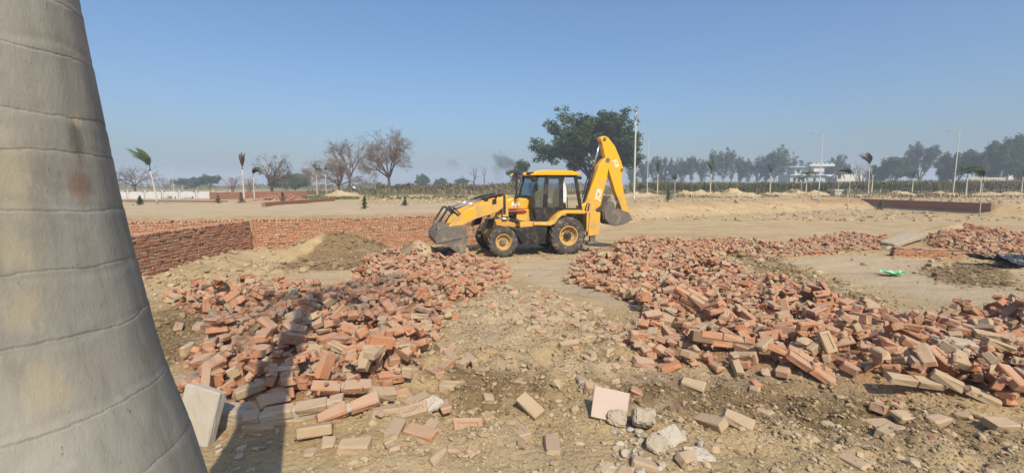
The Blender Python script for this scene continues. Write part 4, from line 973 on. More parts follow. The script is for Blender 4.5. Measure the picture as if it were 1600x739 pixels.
# door: frame, glass, handle
m = mk(); bar(m, 1.64, 2.62, 1.60, 1.57, cab_y0-.03, .07, .05); bar(m, 2.10, 2.62, 2.11, 1.57, cab_y0-.03, .08, .05); bar(m, 1.60, 2.60, 2.14, 2.60, cab_y0-.028, .07, .046); bar(m, 1.58, 1.59, 2.14, 1.585, cab_y0-.028, .08, .046); door = part(m, 'door', 'black', bevel=.008)
m = mk(); m.prism([(1.66, 2.58), (2.08, 2.58), (2.09, 1.60), (1.63, 1.60)], cab_y0-.012, cab_y0-.004); part(m, 'glass', 'glass', door)
m = mk(); m.box((1.655, cab_y0-.045, 1.86), (.03, .03, .14)); part(m, 'handle', 'chrome', door)
m = mk(); m.prism([(1.35, 2.62), (1.57, 2.62), (1.50, 1.60), (1.20, 1.62), (1.17, 2.0)], cab_y0+.03, cab_y0+.038); part(m, 'side_glass', 'glass')
m = mk(); m.prism([(1.35, 2.62), (1.57, 2.62), (1.50, 1.60), (1.20, 1.62), (1.17, 2.0)], cab_y1-.038, cab_y1-.03); m.prism([(1.64, 2.6), (2.12, 2.6), (2.14, 1.58), (1.58, 1.58)], cab_y1-.038, cab_y1-.03); part(m, 'side_glass', 'glass')
m = mk(); m.add([(1.27, cab_y0+.07, 2.66), (1.27, cab_y1-.07, 2.66), (1.10, cab_y1-.07, 2.0), (1.10, cab_y0+.07, 2.0), (1.278, cab_y0+.07, 2.66), (1.278, cab_y1-.07, 2.66), (1.108, cab_y1-.07, 2.0), (1.108, cab_y0+.07, 2.0)], [(0, 1, 2, 3), (7, 6, 5, 4), (0, 4, 5, 1), (1, 5, 6, 2), (2, 6, 7, 3), (3, 7, 4, 0)]); part(m, 'windscreen', 'glass')
m = mk(); m.path([(1.06, .55, 2.04), (1.18, .95, 2.42)], .010, 6); part(m, 'wiper', 'black')
m = mk(); bar(m, .80, 2.68, .70, 2.02, .40, .03, .03); m.tube((.70, .41, 2.03), (.72, .41, 1.93), .016, n=6); part(m, 'grab_rail', 'black')
# mirror
m = mk(); m.path([(1.24, .32, 2.58), (1.20, .20, 2.52), (1.19, .18, 2.36)], .012, 6); m.box((1.19, .17, 2.28), (.03, .16, .26)); part(m, 'mirror', 'black', bevel=.008)
# seat, wheel, levers inside
m = mk(); m.box((2.05, 1.1, 1.62), (.50, .50, .14)); m.box((2.06, 1.1, 1.40), (.3, .3, .36)); part(m, 'seat', 'seat', bevel=.03)
m = mk(); m.box((2.30, 1.1, 1.98), (.13, .48, .62), Matrix.Rotation(math.radians(10), 3, 'Y')); m.box((2.37, 1.1, 2.36), (.10, .28, .18)); part(m, 'backrest', 'seat', bevel=.04)
m = mk(); m.tube((1.30, 1.1, 1.55), (1.48, 1.1, 1.98), .035); m.box((1.30, 1.1, 1.82), (.24, .5, .30)); part(m, 'dashboard', 'black', bevel=.02)
m = mk(); ring = [(1.50+.16*math.cos(a)*.5, 1.1+.19*math.sin(a), 2.0+.16*math.cos(a)*.55) for a in np.linspace(0, 2*math.pi, 25)]; m.path(ring, .014, 6, cap=False); part(m, 'steering_wheel', 'black', smooth=True)
m = mk()
for q in range(3): m.tube((2.60, .8+q*.25, 1.3), (2.55, .8+q*.25, 1.95), .014, n=6)
part(m, 'control_levers', 'black')
# rear fenders
for y0, y1 in ((.03, .50), (1.70, 2.17)):
    out = [(1.04, 1.13), (1.58, 1.10), (1.72, 1.18), (1.86, 1.34), (2.02, 1.46), (2.22, 1.51), (2.88, 1.50), (2.95, 1.40)]; inn = [(2.86, 1.38), (2.26, 1.40), (2.08, 1.35), (1.94, 1.24), (1.80, 1.07), (1.64, 1.0), (1.05, 1.03)]
    m = mk(); m.prism(out+inn, y0, y1); part(m, 'rear_fender', 'yellow', bevel=.02)
# rear: kingpost, stabiliser legs, boom, dipper, bucket
m = mk(); m.box((3.10, 1.1, 1.10), (.16, 1.9, .70)); m.prism([(3.10, .74), (3.12, 1.62), (3.34, 1.72), (3.70, 1.58), (3.72, 1.42), (3.44, .86)], .90, 1.30); part(m, 'rear_frame', 'yellow', bevel=.02)
for y in (.10, 1.90):
    m = mk(); m.prism([(3.12, 1.45), (3.52, 1.42), (3.49, .62), (3.06, .60)], y, y+.20); st = part(m, 'stabiliser', 'yellow', bevel=.02)
    m = mk(); m.box((3.26, y+.1, .52), (.20, .12, .30)); m.box((3.26, y+.1, .36), (.42, .24, .06)); part(m, 'foot', 'steel', st, bevel=.01)
boom = [(3.30, 1.62), (3.36, 1.76), (3.54, 2.24), (3.86, 3.08), (4.03, 3.30), (4.16, 3.36), (4.25, 3.28), (4.26, 3.10), (4.20, 2.62), (4.06, 2.06), (3.96, 1.60), (3.82, 1.50), (3.60, 1.50)]
m = mk(); m.prism(boom, .95, 1.25); bo = part(m, 'boom', 'yellow', bevel=.02)
text_mesh('lettering', 'JCB', .285, .004, M['white'], bo, (3.86, .944, 2.02), Matrix((( .30, -.954, 0), (0, 0, -1), (.954, .30, 0))).to_euler(), .006, .95)
dip = [(3.90, 4.04), (3.97, 4.12), (4.10, 4.13), (4.22, 4.08), (4.50, 3.78), (4.76, 3.26), (4.88, 2.95), (4.80, 2.62), (4.96, 1.90), (5.16, 1.34), (5.29, 1.12), (5.20, 1.04), (5.08, 1.09), (4.90, 1.22), (4.80, 1.55), (4.56, 2.10), (4.28, 2.86), (4.08, 3.46), (3.98, 3.86)]
m = mk(); m.prism(dip, .97, 1.23); di = part(m, 'dipper_arm', 'yellow', bevel=.02)
text_mesh('lettering', 'JCB', .20, .004, M['white'], di, (4.555, .964, 3.15), Matrix(((.42, .907, 0), (0, 0, -1), (-.907, .42, 0))).to_euler(), .004, .95)
m = mk()
for q, z_ in (((4.06, 4.02), .06), ((4.20, 3.27), .085), ((4.80, 2.93), .05), ((5.18, 1.14), .06), ((3.48, 1.62), .08)): m.tube((q[0], .93, q[1]), (q[0], 1.27, q[1]), z_, n=14)
part(m, 'pivot_pin', 'steel')
m = mk(); m.tube((3.97, 1.1, 3.98), (3.70, 1.1, 2.96), .034, n=10); part(m, 'cylinder_rod', 'chrome', smooth=True)
m = mk(); m.tube((3.71, 1.1, 3.0), (3.36, 1.1, 1.76), .062, n=12); m.path([(3.64, 1.2, 2.98), (3.50, 1.22, 2.5), (3.34, 1.22, 1.9)], .022, 6); part(m, 'dipper_cylinder', 'black')
m = mk(); m.path([(3.40, .9, 1.72), (3.30, .84, 1.5), (3.28, .84, 1.2), (3.34, .9, .95)], .022, 6); m.path([(3.46, .88, 1.68), (3.38, .8, 1.4), (3.36, .84, 1.1)], .022, 6); part(m, 'hose', 'black', smooth=True)
m = mk(); m.tube((4.46, 1.1, 2.76), (4.72, 1.1, 1.9), .05, n=10); part(m, 'crowd_cylinder', 'black')
m = mk(); m.tube((4.72, 1.1, 1.9), (4.70, 1.1, 1.45), .03, n=10); part(m, 'cylinder_rod', 'chrome', smooth=True)
# rear digging bucket hangs curled in below the dipper
prof = [(5.20, 1.10), (4.98, 1.42), (4.66, 1.62), (4.36, 1.78), (4.14, 1.70), (4.02, 1.42), (4.06, 1.14), (4.24, .94), (4.52, .86)]
inn = [(x+(4.62-x)*.07, z+(1.30-z)*.07) for x, z in prof]
m = mk(); m.prism(prof[3:]+inn[3:][::-1], .80, 1.40); rb = part(m, 'digging_bucket', 'steel')
for y0 in (.775, 1.40):
    m = mk(); m.prism([(5.22, 1.08), (5.02, 1.36), (4.80, 1.42), (4.50, 1.50), (4.36, 1.78), (4.14, 1.70), (4.02, 1.42), (4.06, 1.14), (4.24, .94), (4.52, .86), (4.86, .92)], y0, y0+.025); part(m, 'side_plate', 'steel', rb, bevel=.005)
for i in range(5):
    y = .86+i*.12; m = mk(); m.prism([(4.33, 1.80), (4.30, 1.97), (4.25, 1.98), (4.14, 1.72)], y-.025, y+.025); part(m, 'bucket_tooth', 'steel', rb)
    m = mk(); m.prism([(4.14, 1.71), (4.02, 1.42), (4.06, 1.14), (4.24, .94), (4.22, .91), (4.03, 1.12), (3.98, 1.42), (4.11, 1.74)], y-.022, y+.022); part(m, 'wear_strip', 'steel', rb)
m = mk(); m.prism([(5.20, 1.10), (5.02, 1.36), (4.66, 1.50), (4.62, 1.42), (5.0, 1.24), (5.14, 1.06)], .90, .94); m.prism([(5.20, 1.10), (5.02, 1.36), (4.66, 1.50), (4.62, 1.42), (5.0, 1.24), (5.14, 1.06)], 1.26, 1.30); part(m, 'bucket_link', 'steel')
# a white shirt hangs in the cab's rear window
m = mk(); vs = []; nn = 10
for i in range(nn+1):
    u = i/nn
    for j in range(nn+1):
        v = j/nn; w_ = .20+.06*math.sin(u*3)-.10*(1-u)**3
        vs.append((2.25+(v-.5)*w_+.10*u*.6, .50+.03*math.sin(v*11+u*3), 2.50-u*.78))
m.add(vs, [(i*(nn+1)+j, (i+1)*(nn+1)+j, (i+1)*(nn+1)+j+1, i*(nn+1)+j+1) for i in range(nn) for j in range(nn)])
sh = m.build('shirt', M['cloth_white'], recalc=False, smooth=True); sm_ = sh.modifiers.new('thick', 'SOLIDIFY'); sm_.thickness = .012
sh.location = mach.location; sh.rotation_euler = (0, 0, PHI); tag(sh, 'white shirt hanging inside the digger cab\'s rear side window', 'shirt')
# ------------------------------------------------------------------ the big palm at the camera's side
PAX, PAY = -1.16, .99
pz = np.array([.35, .6, .9, 1.2, 1.486, 1.645, 1.782, 1.912, 2.071, 2.172, 2.255, 2.348, 2.475, 2.58, 2.668, 2.74, 3.0, 3.5, 4.2, 5.0, 6.2])
pr = np.array([.47, .46, .45, .41, .358, .331, .297, .272, .253, .238, .229, .218, .206, .199, .190, .186, .174, .158, .142, .130, .118])
zz = np.concatenate([np.arange(.35, 3.0, .007), np.arange(3.0, 6.21, .05)]); R_ = np.interp(zz, pz, pr)
for _ in range(3):
    k = 9; R_ = np.convolve(np.pad(R_, k, mode='edge'), np.ones(2*k+1)/(2*k+1), 'valid')
NS = 128; th = np.arange(NS)/NS*2*math.pi
RINGS = [2.70, 2.585, 2.455, 2.375, 2.25, 2.13, 1.995, 1.83, 1.665, 1.47, 1.27, 1.05, .8, 2.83, 2.97]+[3.15+.19*i for i in range(16)]
TT_, ZZ_ = np.meshgrid(th, zz); Rg = np.repeat(R_[:, None], NS, 1)
for i, rz_ in enumerate(RINGS):
    zc = rz_+.012*np.sin(TT_*1+i*2.1)+.006*np.sin(TT_*3+i)+.008*fbm(np.cos(TT_)*2+i*7, np.sin(TT_)*2, .5, 2, 91)
    dz_ = ZZ_-zc
    Rg += -.0012*np.exp(-(dz_/.007)**2)+.0005*np.exp(-((dz_+.016)/.012)**2)-.0003*smooth(.0, .03, dz_)*smooth(.12, .03, dz_)
Rg += .0035*fbm(np.cos(TT_)*1.2+ZZ_*.8, np.sin(TT_)*1.2+ZZ_*.3, .35, 3, 92)
Vp = np.stack([Rg*np.cos(TT_), Rg*np.sin(TT_), ZZ_], -1).reshape(-1, 3); nz_ = len(zz)
Ip = np.arange(nz_*NS).reshape(nz_, NS); Qp = np.stack([Ip[:-1], np.roll(Ip, -1, 1)[:-1], np.roll(Ip, -1, 1)[1:], Ip[1:]], -1).reshape(-1, 4)
def surf_pt(px, py):          # where a sight line meets the trunk
    d = ray(px, py); t = .3
    while t < 3:
        x, y, z = d.x*t-PAX, d.y*t-PAY, HC+d.z*t
        if math.hypot(x, y) < np.interp(z, pz, pr): return (x, y, z)
        t += .002
    return (0, 0, 0)
def palm_bark():
    t = NT('grey palm trunk'); co = t.coord(); mp = t.n('Mapping'); mp.inputs['Scale'].default_value = (1, 1, .35); t.l(co, mp.inputs[0])
    n1 = t.noise(3.2, co, 6, .6); n2 = t.noise(26, mp.outputs[0], 7, .72); n3 = t.noise(120, mp.outputs[0], 4, .7); n0 = t.noise(1.3, co, 3)
    c = t.ramp(n1, [(.3, (.195, .19, .16)), (.5, (.255, .248, .21)), (.72, (.315, .307, .262))])
    c = t.mix(t.math('MULTIPLY', t.fac(n2, .42, .68), .30), c, (.155, .14, .115))
    c = t.mix(t.math('MULTIPLY', t.fac(n0, .45, .75), .45), c, (.36, .30, .24))
    sp = t.fac(n3, .64, .72); c = t.mix(t.math('MULTIPLY', sp, .7), c, (.07, .06, .045)); lich = t.fac(t.noise(5.5, co, 8, .75), .56, .66); c = t.mix(t.math('MULTIPLY', lich, .22), c, (.40, .40, .35))
    mp2 = t.n('Mapping'); mp2.inputs['Scale'].default_value = (1.0, 1.0, .06); t.l(co, mp2.inputs[0]); st = t.noise(16, mp2.outputs[0], 5, .6)
    c = t.mix(t.math('MULTIPLY', t.fac(st, .52, .68), .32), c, (.14, .125, .10))
    def spot(p, size, col, amt, soft=.6, wob=.35):
        nonlocal c
        sub = t.n('VectorMath', operation='SUBTRACT'); t.l(co, sub.inputs[0]); sub.inputs[1].default_value = p
        dv = t.n('VectorMath', operation='DIVIDE'); t.l(sub.outputs[0], dv.inputs[0]); dv.inputs[1].default_value = size
        ln = t.n('VectorMath', operation='LENGTH'); t.l(dv.outputs[0], ln.inputs[0])
        v = t.math('ADD', ln.outputs['Value'], t.math('MULTIPLY', t.math('SUBTRACT', n2, .5), wob*4))
        c = t.mix(t.math('MULTIPLY', t.math('SUBTRACT', 1, t.fac(v, 1-soft, 1+soft*.3)), amt), c, col)
    spot(surf_pt(123, 290), (.028, .028, .036), (.20, .105, .07), .6, .6, .6); spot(surf_pt(122, 305), (.018, .018, .014), (.30, .18, .12), .4, .7, .6)
    spot(surf_pt(117, 218), (.019, .019, .055), (.10, .088, .065), .65, .6, .6); spot(surf_pt(120, 188), (.014, .014, .02), (.42, .36, .22), .6)
    for px, py, s in ((42, 480, .06), (24, 395, .05), (64, 585, .05), (20, 275, .09), (76, 620, .04)): spot(surf_pt(px, py), (.035, .035, s), (.40, .33, .20), .42, .8, .5)
    # rings: darker line under each scar
    sep = t.n('SeparateXYZ'); t.l(co, sep.inputs[0])
    zv = t.math('ADD', sep.outputs[2], t.math('ADD', t.math('MULTIPLY', t.math('SUBTRACT', n1, .5), .05), t.math('MULTIPLY', t.math('SUBTRACT', n2, .5), .012))); line = None
    for rz_ in RINGS[:15]:
        d_ = t.math('ABSOLUTE', t.math('SUBTRACT', zv, rz_-.004)); f_ = t.math('SUBTRACT', 1, t.fac(d_, .0005, .0045)); line = f_ if line is None else t.math('MAXIMUM', line, f_)
    c = t.mix(t.math('MULTIPLY', t.math('MULTIPLY', line, t.math('MULTIPLY', t.fac(t.noise(4.5, co, 4, .6), .38, .62), t.fac(n2, .25, .6))), .6), c, (.10, .088, .07))
    h = t.math('ADD', t.math('MULTIPLY', n2, 1.0), t.math('MULTIPLY', n3, .4))
    return t.done(c, .92, t.bump(t.math('SUBTRACT', h, t.math('MULTIPLY', line, .5)), .40, .006), spec=.2)
palm = empty('royal_palm', (PAX, PAY, 0), 0, 'thick smooth grey palm trunk with ring scars filling the left edge, close to the camera', 'palm tree')
o = np_mesh('trunk', Vp, Qp, None, (palm_bark(),), smooth=True, parent=palm)
m = MB(); m.lathe([(.118, 6.15), (.15, 6.4), (.14, 6.9), (.09, 7.4)], axis='z', n=24); mt_ = m.build('crownshaft', mat_plain('green crownshaft', (.13, .2, .05), .5), palm, smooth=True)
rp = np.random.default_rng(17)
for k in range(13):
    a = 2*math.pi*k/13+rp.uniform(-.2, .2); el = rp.uniform(.2, 1.2); m = MB(); L = 2.6; pts = []
    for i in range(13):
        u = i/12; pts.append(np.array([math.cos(a)*L*u*math.cos(el*(1-u*.4)), math.sin(a)*L*u*math.cos(el*(1-u*.4)), 7.2+L*(math.sin(el)*u-.75*u*u)]))
    m.path(pts, [.03*(1-.8*i/12) for i in range(13)], 5)
    for i in range(2, 26):
        u = i/26; q = u*12; j = min(int(q), 11); p = pts[j]*(1-q+j)+pts[j+1]*(q-j); d_ = pts[j+1]-pts[j]; d_ /= np.linalg.norm(d_)
        sd = np.cross(d_, (0, 0, 1)); sd /= np.linalg.norm(sd)+1e-9
        for s_ in (-1, 1):
            e = p+(sd*s_*.5+d_*.25-np.array((0, 0, .18)))*math.sin(math.pi*min(u+.1, 1))**.5; w_ = d_*.018
            m.add([p-w_, p+w_, e], [(0, 1, 2)], rp.random())
    m.build('frond', M['frond'], palm, rnd=True, recalc=False)

# ------------------------------------------------------------------ trees
def skeleton(rng, H, W, nmain=5, levels=4, kids=(3, 4), trunk_h=.32, r0=.03, up=.25, spread=.75, shrink=.68, gnarl=.12, lean=0):
    """trunk and limbs as runs of (points, radii); tips of the last level"""
    runs = []; tips = []
    base = np.zeros(3); top = np.array([lean, 0, trunk_h])
    tp = [base, np.array([lean*.3+rng.normal(0, .01), rng.normal(0, .01), trunk_h*.5]), top]
    runs.append((0, tp, [r0*1.35, r0*1.05, r0*.9]))
    def go(p, d, L, r, lv):
        n = 3; pts = [p]; q = p.copy(); dd = d.copy()
        for i in range(n):
            dd = dd+rng.normal(0, gnarl, 3)+np.array([0, 0, up*.12]); dd /= np.linalg.norm(dd); q = q+dd*L/n; pts.append(q)
        runs.append((lv, pts, [r*(1-.35*i/n) for i in range(n+1)]))
        if lv >= levels: tips.append((q, dd)); return
        k = rng.integers(kids[0], kids[1]+1)
        for c in range(k):
            t = 1.0 if c == 0 else rng.uniform(.45, 1.0)
            idx = min(int(t*n), n-1); b = pts[idx]+(pts[idx+1]-pts[idx])*(t*n-idx) if t < 1 else q
            v = rng.normal(0, 1, 3); v -= v.dot(dd)*dd; v /= np.linalg.norm(v)
            s_ = spread*rng.uniform(.5, 1.2)*(.5 if c == 0 else 1)
            nd = dd*math.cos(s_)+v*math.sin(s_)+np.array([0, 0, up*.25]); nd /= np.linalg.norm(nd)
            go(b, nd, L*shrink*rng.uniform(.75, 1.2), r*.62, lv+1)
    for i in range(nmain):
        a = 2*math.pi*(i+rng.uniform(-.3, .3))/nmain; s_ = spread*rng.uniform(.35, 1.15); zb = trunk_h*rng.uniform(.75, 1.0)
        d = np.array([math.cos(a)*math.sin(s_), math.sin(a)*math.sin(s_), math.cos(s_)]); go(np.array([lean*zb/trunk_h, 0, zb]), d, .27, r0*.62, 1)
    P = np.array([t[0] for t in tips]); zmax = np.percentile(P[:, 2], 99); wx = np.percentile(np.abs(P[:, 0]), 97); wy = np.percentile(np.abs(P[:, 1]), 97)
    S = np.array([W/2/wx, W/2/wy, H/zmax]); runs = [(lv, [p*S for p in pts], [q*H for q in rad]) for lv, pts, rad in runs]
    return runs, [(p*S, d) for p, d in tips]
def tree(name, label, base, H, W, seed, leaf=None, nleaf=0, lsize=.3, cl=.6, bark='bark', twig='twig', cat='tree', group=None, flat=.75, droop=0, minr=.012, levels=4, fill=9, **kw):
    rng = np.random.default_rng(seed); runs, tips = skeleton(rng, H, W, levels=levels, **kw)
    root = empty(name, base, rng.uniform(0, 6.28) if False else 0, label, cat, group)
    m = MB(); m2 = MB()
    for lv, pts, rad in runs:
        if lv <= 1: m.path(pts, rad, 7, cap=False)
        else: m2.path(pts, [max(minr, r) for r in rad], 4 if lv == 2 else 3, cap=False)
    m.build('trunk', M[bark], root, smooth=True, recalc=False)
    if m2.v: m2.build('branches', M[twig], root, recalc=False)
    if leaf and nleaf:
        C = np.array([t[0] for t in tips]+[p for lv, pts, _ in runs if lv >= fill for p in pts[1:]]); n = len(C)
        per = rng.poisson(nleaf, n); idx = np.repeat(np.arange(n), per)
        off = rng.normal(0, 1, (len(idx), 3)); off /= np.maximum(np.linalg.norm(off, axis=1)[:, None], 1e-6); off *= rng.uniform(.2, 1, (len(idx), 1))**.5*cl*rng.uniform(.6, 1.3, n)[idx][:, None]; off[:, 2] *= flat
        off[:, 2] -= droop*np.abs(rng.normal(0, 1, len(idx)))
        V, Qd = leaf_quads(rng, C[idx]+off, lsize, lsize*.55, .3)
        clump = rng.uniform(0, 1, n)[idx]; r_ = np.clip(.55*clump+.45*rng.random(len(idx))+.25*off[:, 2]/max(cl, .01)*0, 0, 1)
        np_mesh('crown', V, Qd, None, (M[leaf],), rq=r_, parent=root)
    return root
def gp(px, depth): return on_ground(px, depth)
tree('mango_tree', 'big dark green spreading tree behind the digger\'s raised arm', gp(924, 100), 16.8, 21.2, 11, 'leaf_dark', 30, .55, 1.15, fill=3, minr=.04, nmain=9, kids=(3, 4), trunk_h=.10, up=.10, spread=.85, levels=4, flat=.65, r0=.032)
tree('bare_tree', 'round headed leafless brown tree standing alone left of centre', gp(609, 80), 10.9, 8.6, 21, 'leaf_dry', 9, .16, .40, minr=.013, nmain=7, kids=(3, 4), trunk_h=.22, up=.06, spread=.85, levels=5, r0=.022)
tree('bare_tree', 'tall thin crowned leafless tree rising behind the brown bushy one', gp(548, 92), 11.3, 10.5, 222, 'leaf_grey', 4, .18, .4, twig='twig', minr=.013, nmain=6, kids=(3, 3), trunk_h=.3, up=.25, spread=.62, levels=5, r0=.022)
tree('bare_tree', 'low broad brown leafless tree in front of the tall thin crowned one', gp(531, 84), 6.4, 10.5, 23, 'leaf_dry', 8, .15, .36, twig='twig_brown', minr=.014, nmain=7, kids=(3, 4), trunk_h=.2, up=.0, spread=1.0, levels=5, r0=.03)
tree('thorn_tree', 'grey green thin leaved tree by the two upright young palms', gp(426, 70), 6.6, 6.6, 24, 'leaf_grey', 14, .17, .4, minr=.012, nmain=6, kids=(3, 4), trunk_h=.22, up=.05, spread=.85, levels=4, r0=.03)
tree('thorn_tree', 'grey bare spreading tree at far left behind the white boundary wall', gp(214, 115), 7.0, 10.2, 25, 'leaf_grey', 8, .2, .45, minr=.016, nmain=7, kids=(3, 4), trunk_h=.16, up=.0, spread=1.0, levels=4, r0=.03)
tree('bare_tree', 'small round grey leafless tree between the grey green tree and the palms', gp(484, 130), 6.6, 6.6, 26, 'leaf_dry', 6, .2, .4, minr=.02, nmain=7, kids=(3, 4), trunk_h=.2, up=.3, spread=.7, levels=4, r0=.02)
tree('dead_tree', 'thin dead tree of few forks standing alone in the scrub left of the digger', gp(741, 105), 6.2, 6.0, 27, minr=.03, nmain=4, kids=(2, 2), trunk_h=.4, up=.05, spread=.8, levels=4, r0=.026)
tree('dead_tree', 'faint upright dead tree just left of the smoke', gp(757, 125), 7.0, 2.5, 28, minr=.03, nmain=3, kids=(2, 2), trunk_h=.45, up=.4, spread=.4, levels=3, r0=.018)
tree('acacia', 'dense dome shaped dark tree seen over the digger\'s cab front', gp(813, 130), 8.2, 5.0, 29, 'leaf_dark', 90, .5, .9, minr=.03, nmain=7, kids=(3, 4), trunk_h=.12, up=.1, spread=.8, levels=3, r0=.03)
# round low trees far off on the left
for i, (px, d, h, w, lab) in enumerate([(331, 190, 5.4, 9.5, 'round dark dome of a far tree beyond the white wall'), (296, 210, 4.6, 12, 'low dark wedge shaped far tree behind the leaning palm'), (449, 150, 4.6, 7, 'dark low far tree behind the two bare trees'), (463, 160, 5.2, 9, 'dark rounded far tree left of the small leafless one'),
        (662, 240, 7.0, 6.5, 'small dark round far tree right of the lone bare tree'), (689, 250, 5.6, 6, 'faint small round far tree left of the dead tree'), (722, 250, 5.2, 6, 'faint low far tree beside the dead tree')]):
    tree('shade_tree', lab, gp(px, d), h, w, 40+i, 'leaf_dark', 60, .7, 1.1, minr=.04, nmain=7, kids=(3, 4), trunk_h=.12, up=.05, spread=.85, levels=3, r0=.03)
# the row of tall thin eucalyptus on the right
EUC = [(985, 250, 13), (1003, 262, 15), (1020, 235, 17.5), (1036, 245, 18), (1049, 240, 17), (1064, 250, 17.5), (1078, 238, 18), (1094, 255, 17), (1110, 228, 20), (1127, 236, 22), (1140, 240, 21), (1153, 245, 18), (1166, 236, 16), (1180, 244, 18.5), (1193, 238, 18), (1207, 226, 22.5), (1219, 232, 21), (1236, 246, 17.5), (1262, 262, 16), (1291, 256, 18), (1306, 248, 19.5), (1318, 250, 15)]
WORD = ['leftmost, half behind the big dark tree', 'short and faint, left of the lamp post', 'narrow, just right of the lamp post', 'feathery, above the first pale palm', 'slim', 'leaning right', 'broad', 'dense dark one left of the gap', 'tall, right of the gap', 'tallest of the middle clump', 'twin topped, at the middle clump', 'thin, right of the middle clump', 'pale low one', 'loose crowned', 'dark low one', 'tall with a flat dark top', 'tall, left of the white house', 'short, behind the white house', 'low, behind the white parapet', 'bare topped, right of the white house', 'tall, right of the white house', 'low, at the row\'s right end']
for i, (px, d, h) in enumerate(EUC):
    tree('eucalyptus', 'eucalyptus in the hazy far row: '+WORD[i], gp(px, d), h*.94, h*.34+2.0, 60+i, 'leaf_euc', 8+i*5%4, .8, .85, bark='bark_pale', twig='bark_pale', group='eucalyptus row beyond the cane field', minr=.04, nmain=9, kids=(2, 3), trunk_h=.16, up=.55, spread=.60, levels=3, r0=.014, gnarl=.28, fill=1, flat=1.1)
for i, (px, d, h, w, lf, lab, lv, th) in enumerate([(1391, 190, 13, 14, 'leaf_dark', 'dark rounded tree right of the brown topped palm', 4, .1), (1368, 200, 9, 9, 'leaf_dark', 'lower dark tree leaning on the dark rounded one', 3, .12), (1431, 200, 20, 12, 'leaf_euc', 'tall airy grey eucalyptus standing alone right of the dark rounded tree', 4, .25),
        (1488, 170, 13.5, 13, 'leaf_dark', 'dark layered tree behind the right lamp post', 4, .12), (1552, 160, 17, 12, 'leaf_dark', 'dark pointed tree at right with a gap in its crown', 4, .12), (1582, 165, 19.5, 11, 'leaf_dark', 'tallest dark tree by the red building', 4, .12), (1535, 175, 11, 7, 'leaf_euc', 'short grey tree left of the dark pointed one', 3, .2), (1598, 150, 9, 8, 'leaf_dark', 'dark tree cut by the right edge of the picture', 3, .12)]):
    tree('field_tree', lab, gp(px, d), h, w, 90+i, lf, 20 if lf == 'leaf_dark' else 10, .7, 1.1, fill=2, minr=.04, nmain=7, kids=(3, 3), trunk_h=th*.6, up=.28, spread=.66, levels=lv, r0=.02, group=None)
for i, (px, d, h, w, lab) in enumerate([(1342, 120, 8.0, 5, 'reddish bare shrub standing by the brown topped palm'), (259+3, 150, 5, 9, 'brown bare thicket behind the leaning palm'), (365, 95, 4.6, 4.5, 'upright brown brush behind the left upright palm'), (392, 95, 4.4, 3.5, 'upright brown brush behind the right upright palm')]):
    tree('bare_shrub', lab, gp(px, d), h, w, 120+i, 'leaf_dry', 2, .18, .3, twig='twig_brown', minr=.018, nmain=11, kids=(3, 3), trunk_h=.08, up=.5 if i else .3, spread=.5, levels=3, r0=.012)

# ------------------------------------------------------------------ young wind blown palms
def young_palm(px, depth, h, crown, label, bend=(0, 0), tr=.075, wind=-1, dry=False, n=9, seed=0, lean=0, up=.9, trunk='palm_young'):
    rng = np.random.default_rng(seed+int(px)); b = gp(px, depth); root = empty('young_palm', b, 0, label, 'young palm', 'young palms planted along the plots')
    m = MB(); top = np.array([lean*h, 0, h]); pts = [np.array([lean*h*u**1.4, 0, h*u]) for u in np.linspace(0, 1, 7)]
    tr *= .68; m.path(pts, [tr*(1.25-.62*u) for u in np.linspace(0, 1, 7)], 9); m.build('trunk', M[trunk], root, smooth=True)
    m = MB(); m.path([top, top+np.array([lean*.3, 0, crown*.30])], [tr*.62, tr*.3], 8); m.build('crownshaft', M['frond_dry' if dry else 'frond'], root, smooth=True)
    for k in range(n):
        m = MB(); a = rng.uniform(0, 2*math.pi); L = crown*rng.uniform(.8, 1.15); p = top+np.array([lean*.2, 0, crown*.22]); d = np.array([math.cos(a)*.35, math.sin(a)*.35, up]); d /= np.linalg.norm(d); q = [p]; st = 10
        for i in range(st):
            d = d+np.array([wind*bend[0], 0, bend[1]])*(1.0/st)*(1+1.2*i/st)+rng.normal(0, .03, 3); d /= np.linalg.norm(d); p = p+d*L/st; q.append(p)
        m.path(q, [.022*(1-.8*i/st) for i in range(st+1)], 3, cap=False)
        for i in range(1, st+1):
            for e_ in (0, .33, .66):
                o_ = q[i-1]*(1-e_)+q[i]*e_; dd = q[i]-q[i-1]; dd /= np.linalg.norm(dd); sd = np.cross(dd, (0, 0, 1)); sd /= np.linalg.norm(sd)+1e-6
                for s_ in (-1, 1):
                    le = crown*.26*math.sin(math.pi*min(1, i/st*.85+.12)); e2 = o_+sd*s_*le*.55+dd*le*.75+np.array([wind*bend[0]*.22*le, 0, -.30*le]); w_ = dd*.028
                    m.add([o_-w_, o_+w_, e2], [(0, 1, 2)], rng.random())
        m.build('frond', M['frond_dry' if dry else 'frond'], root, rnd=True, recalc=False)
    return root
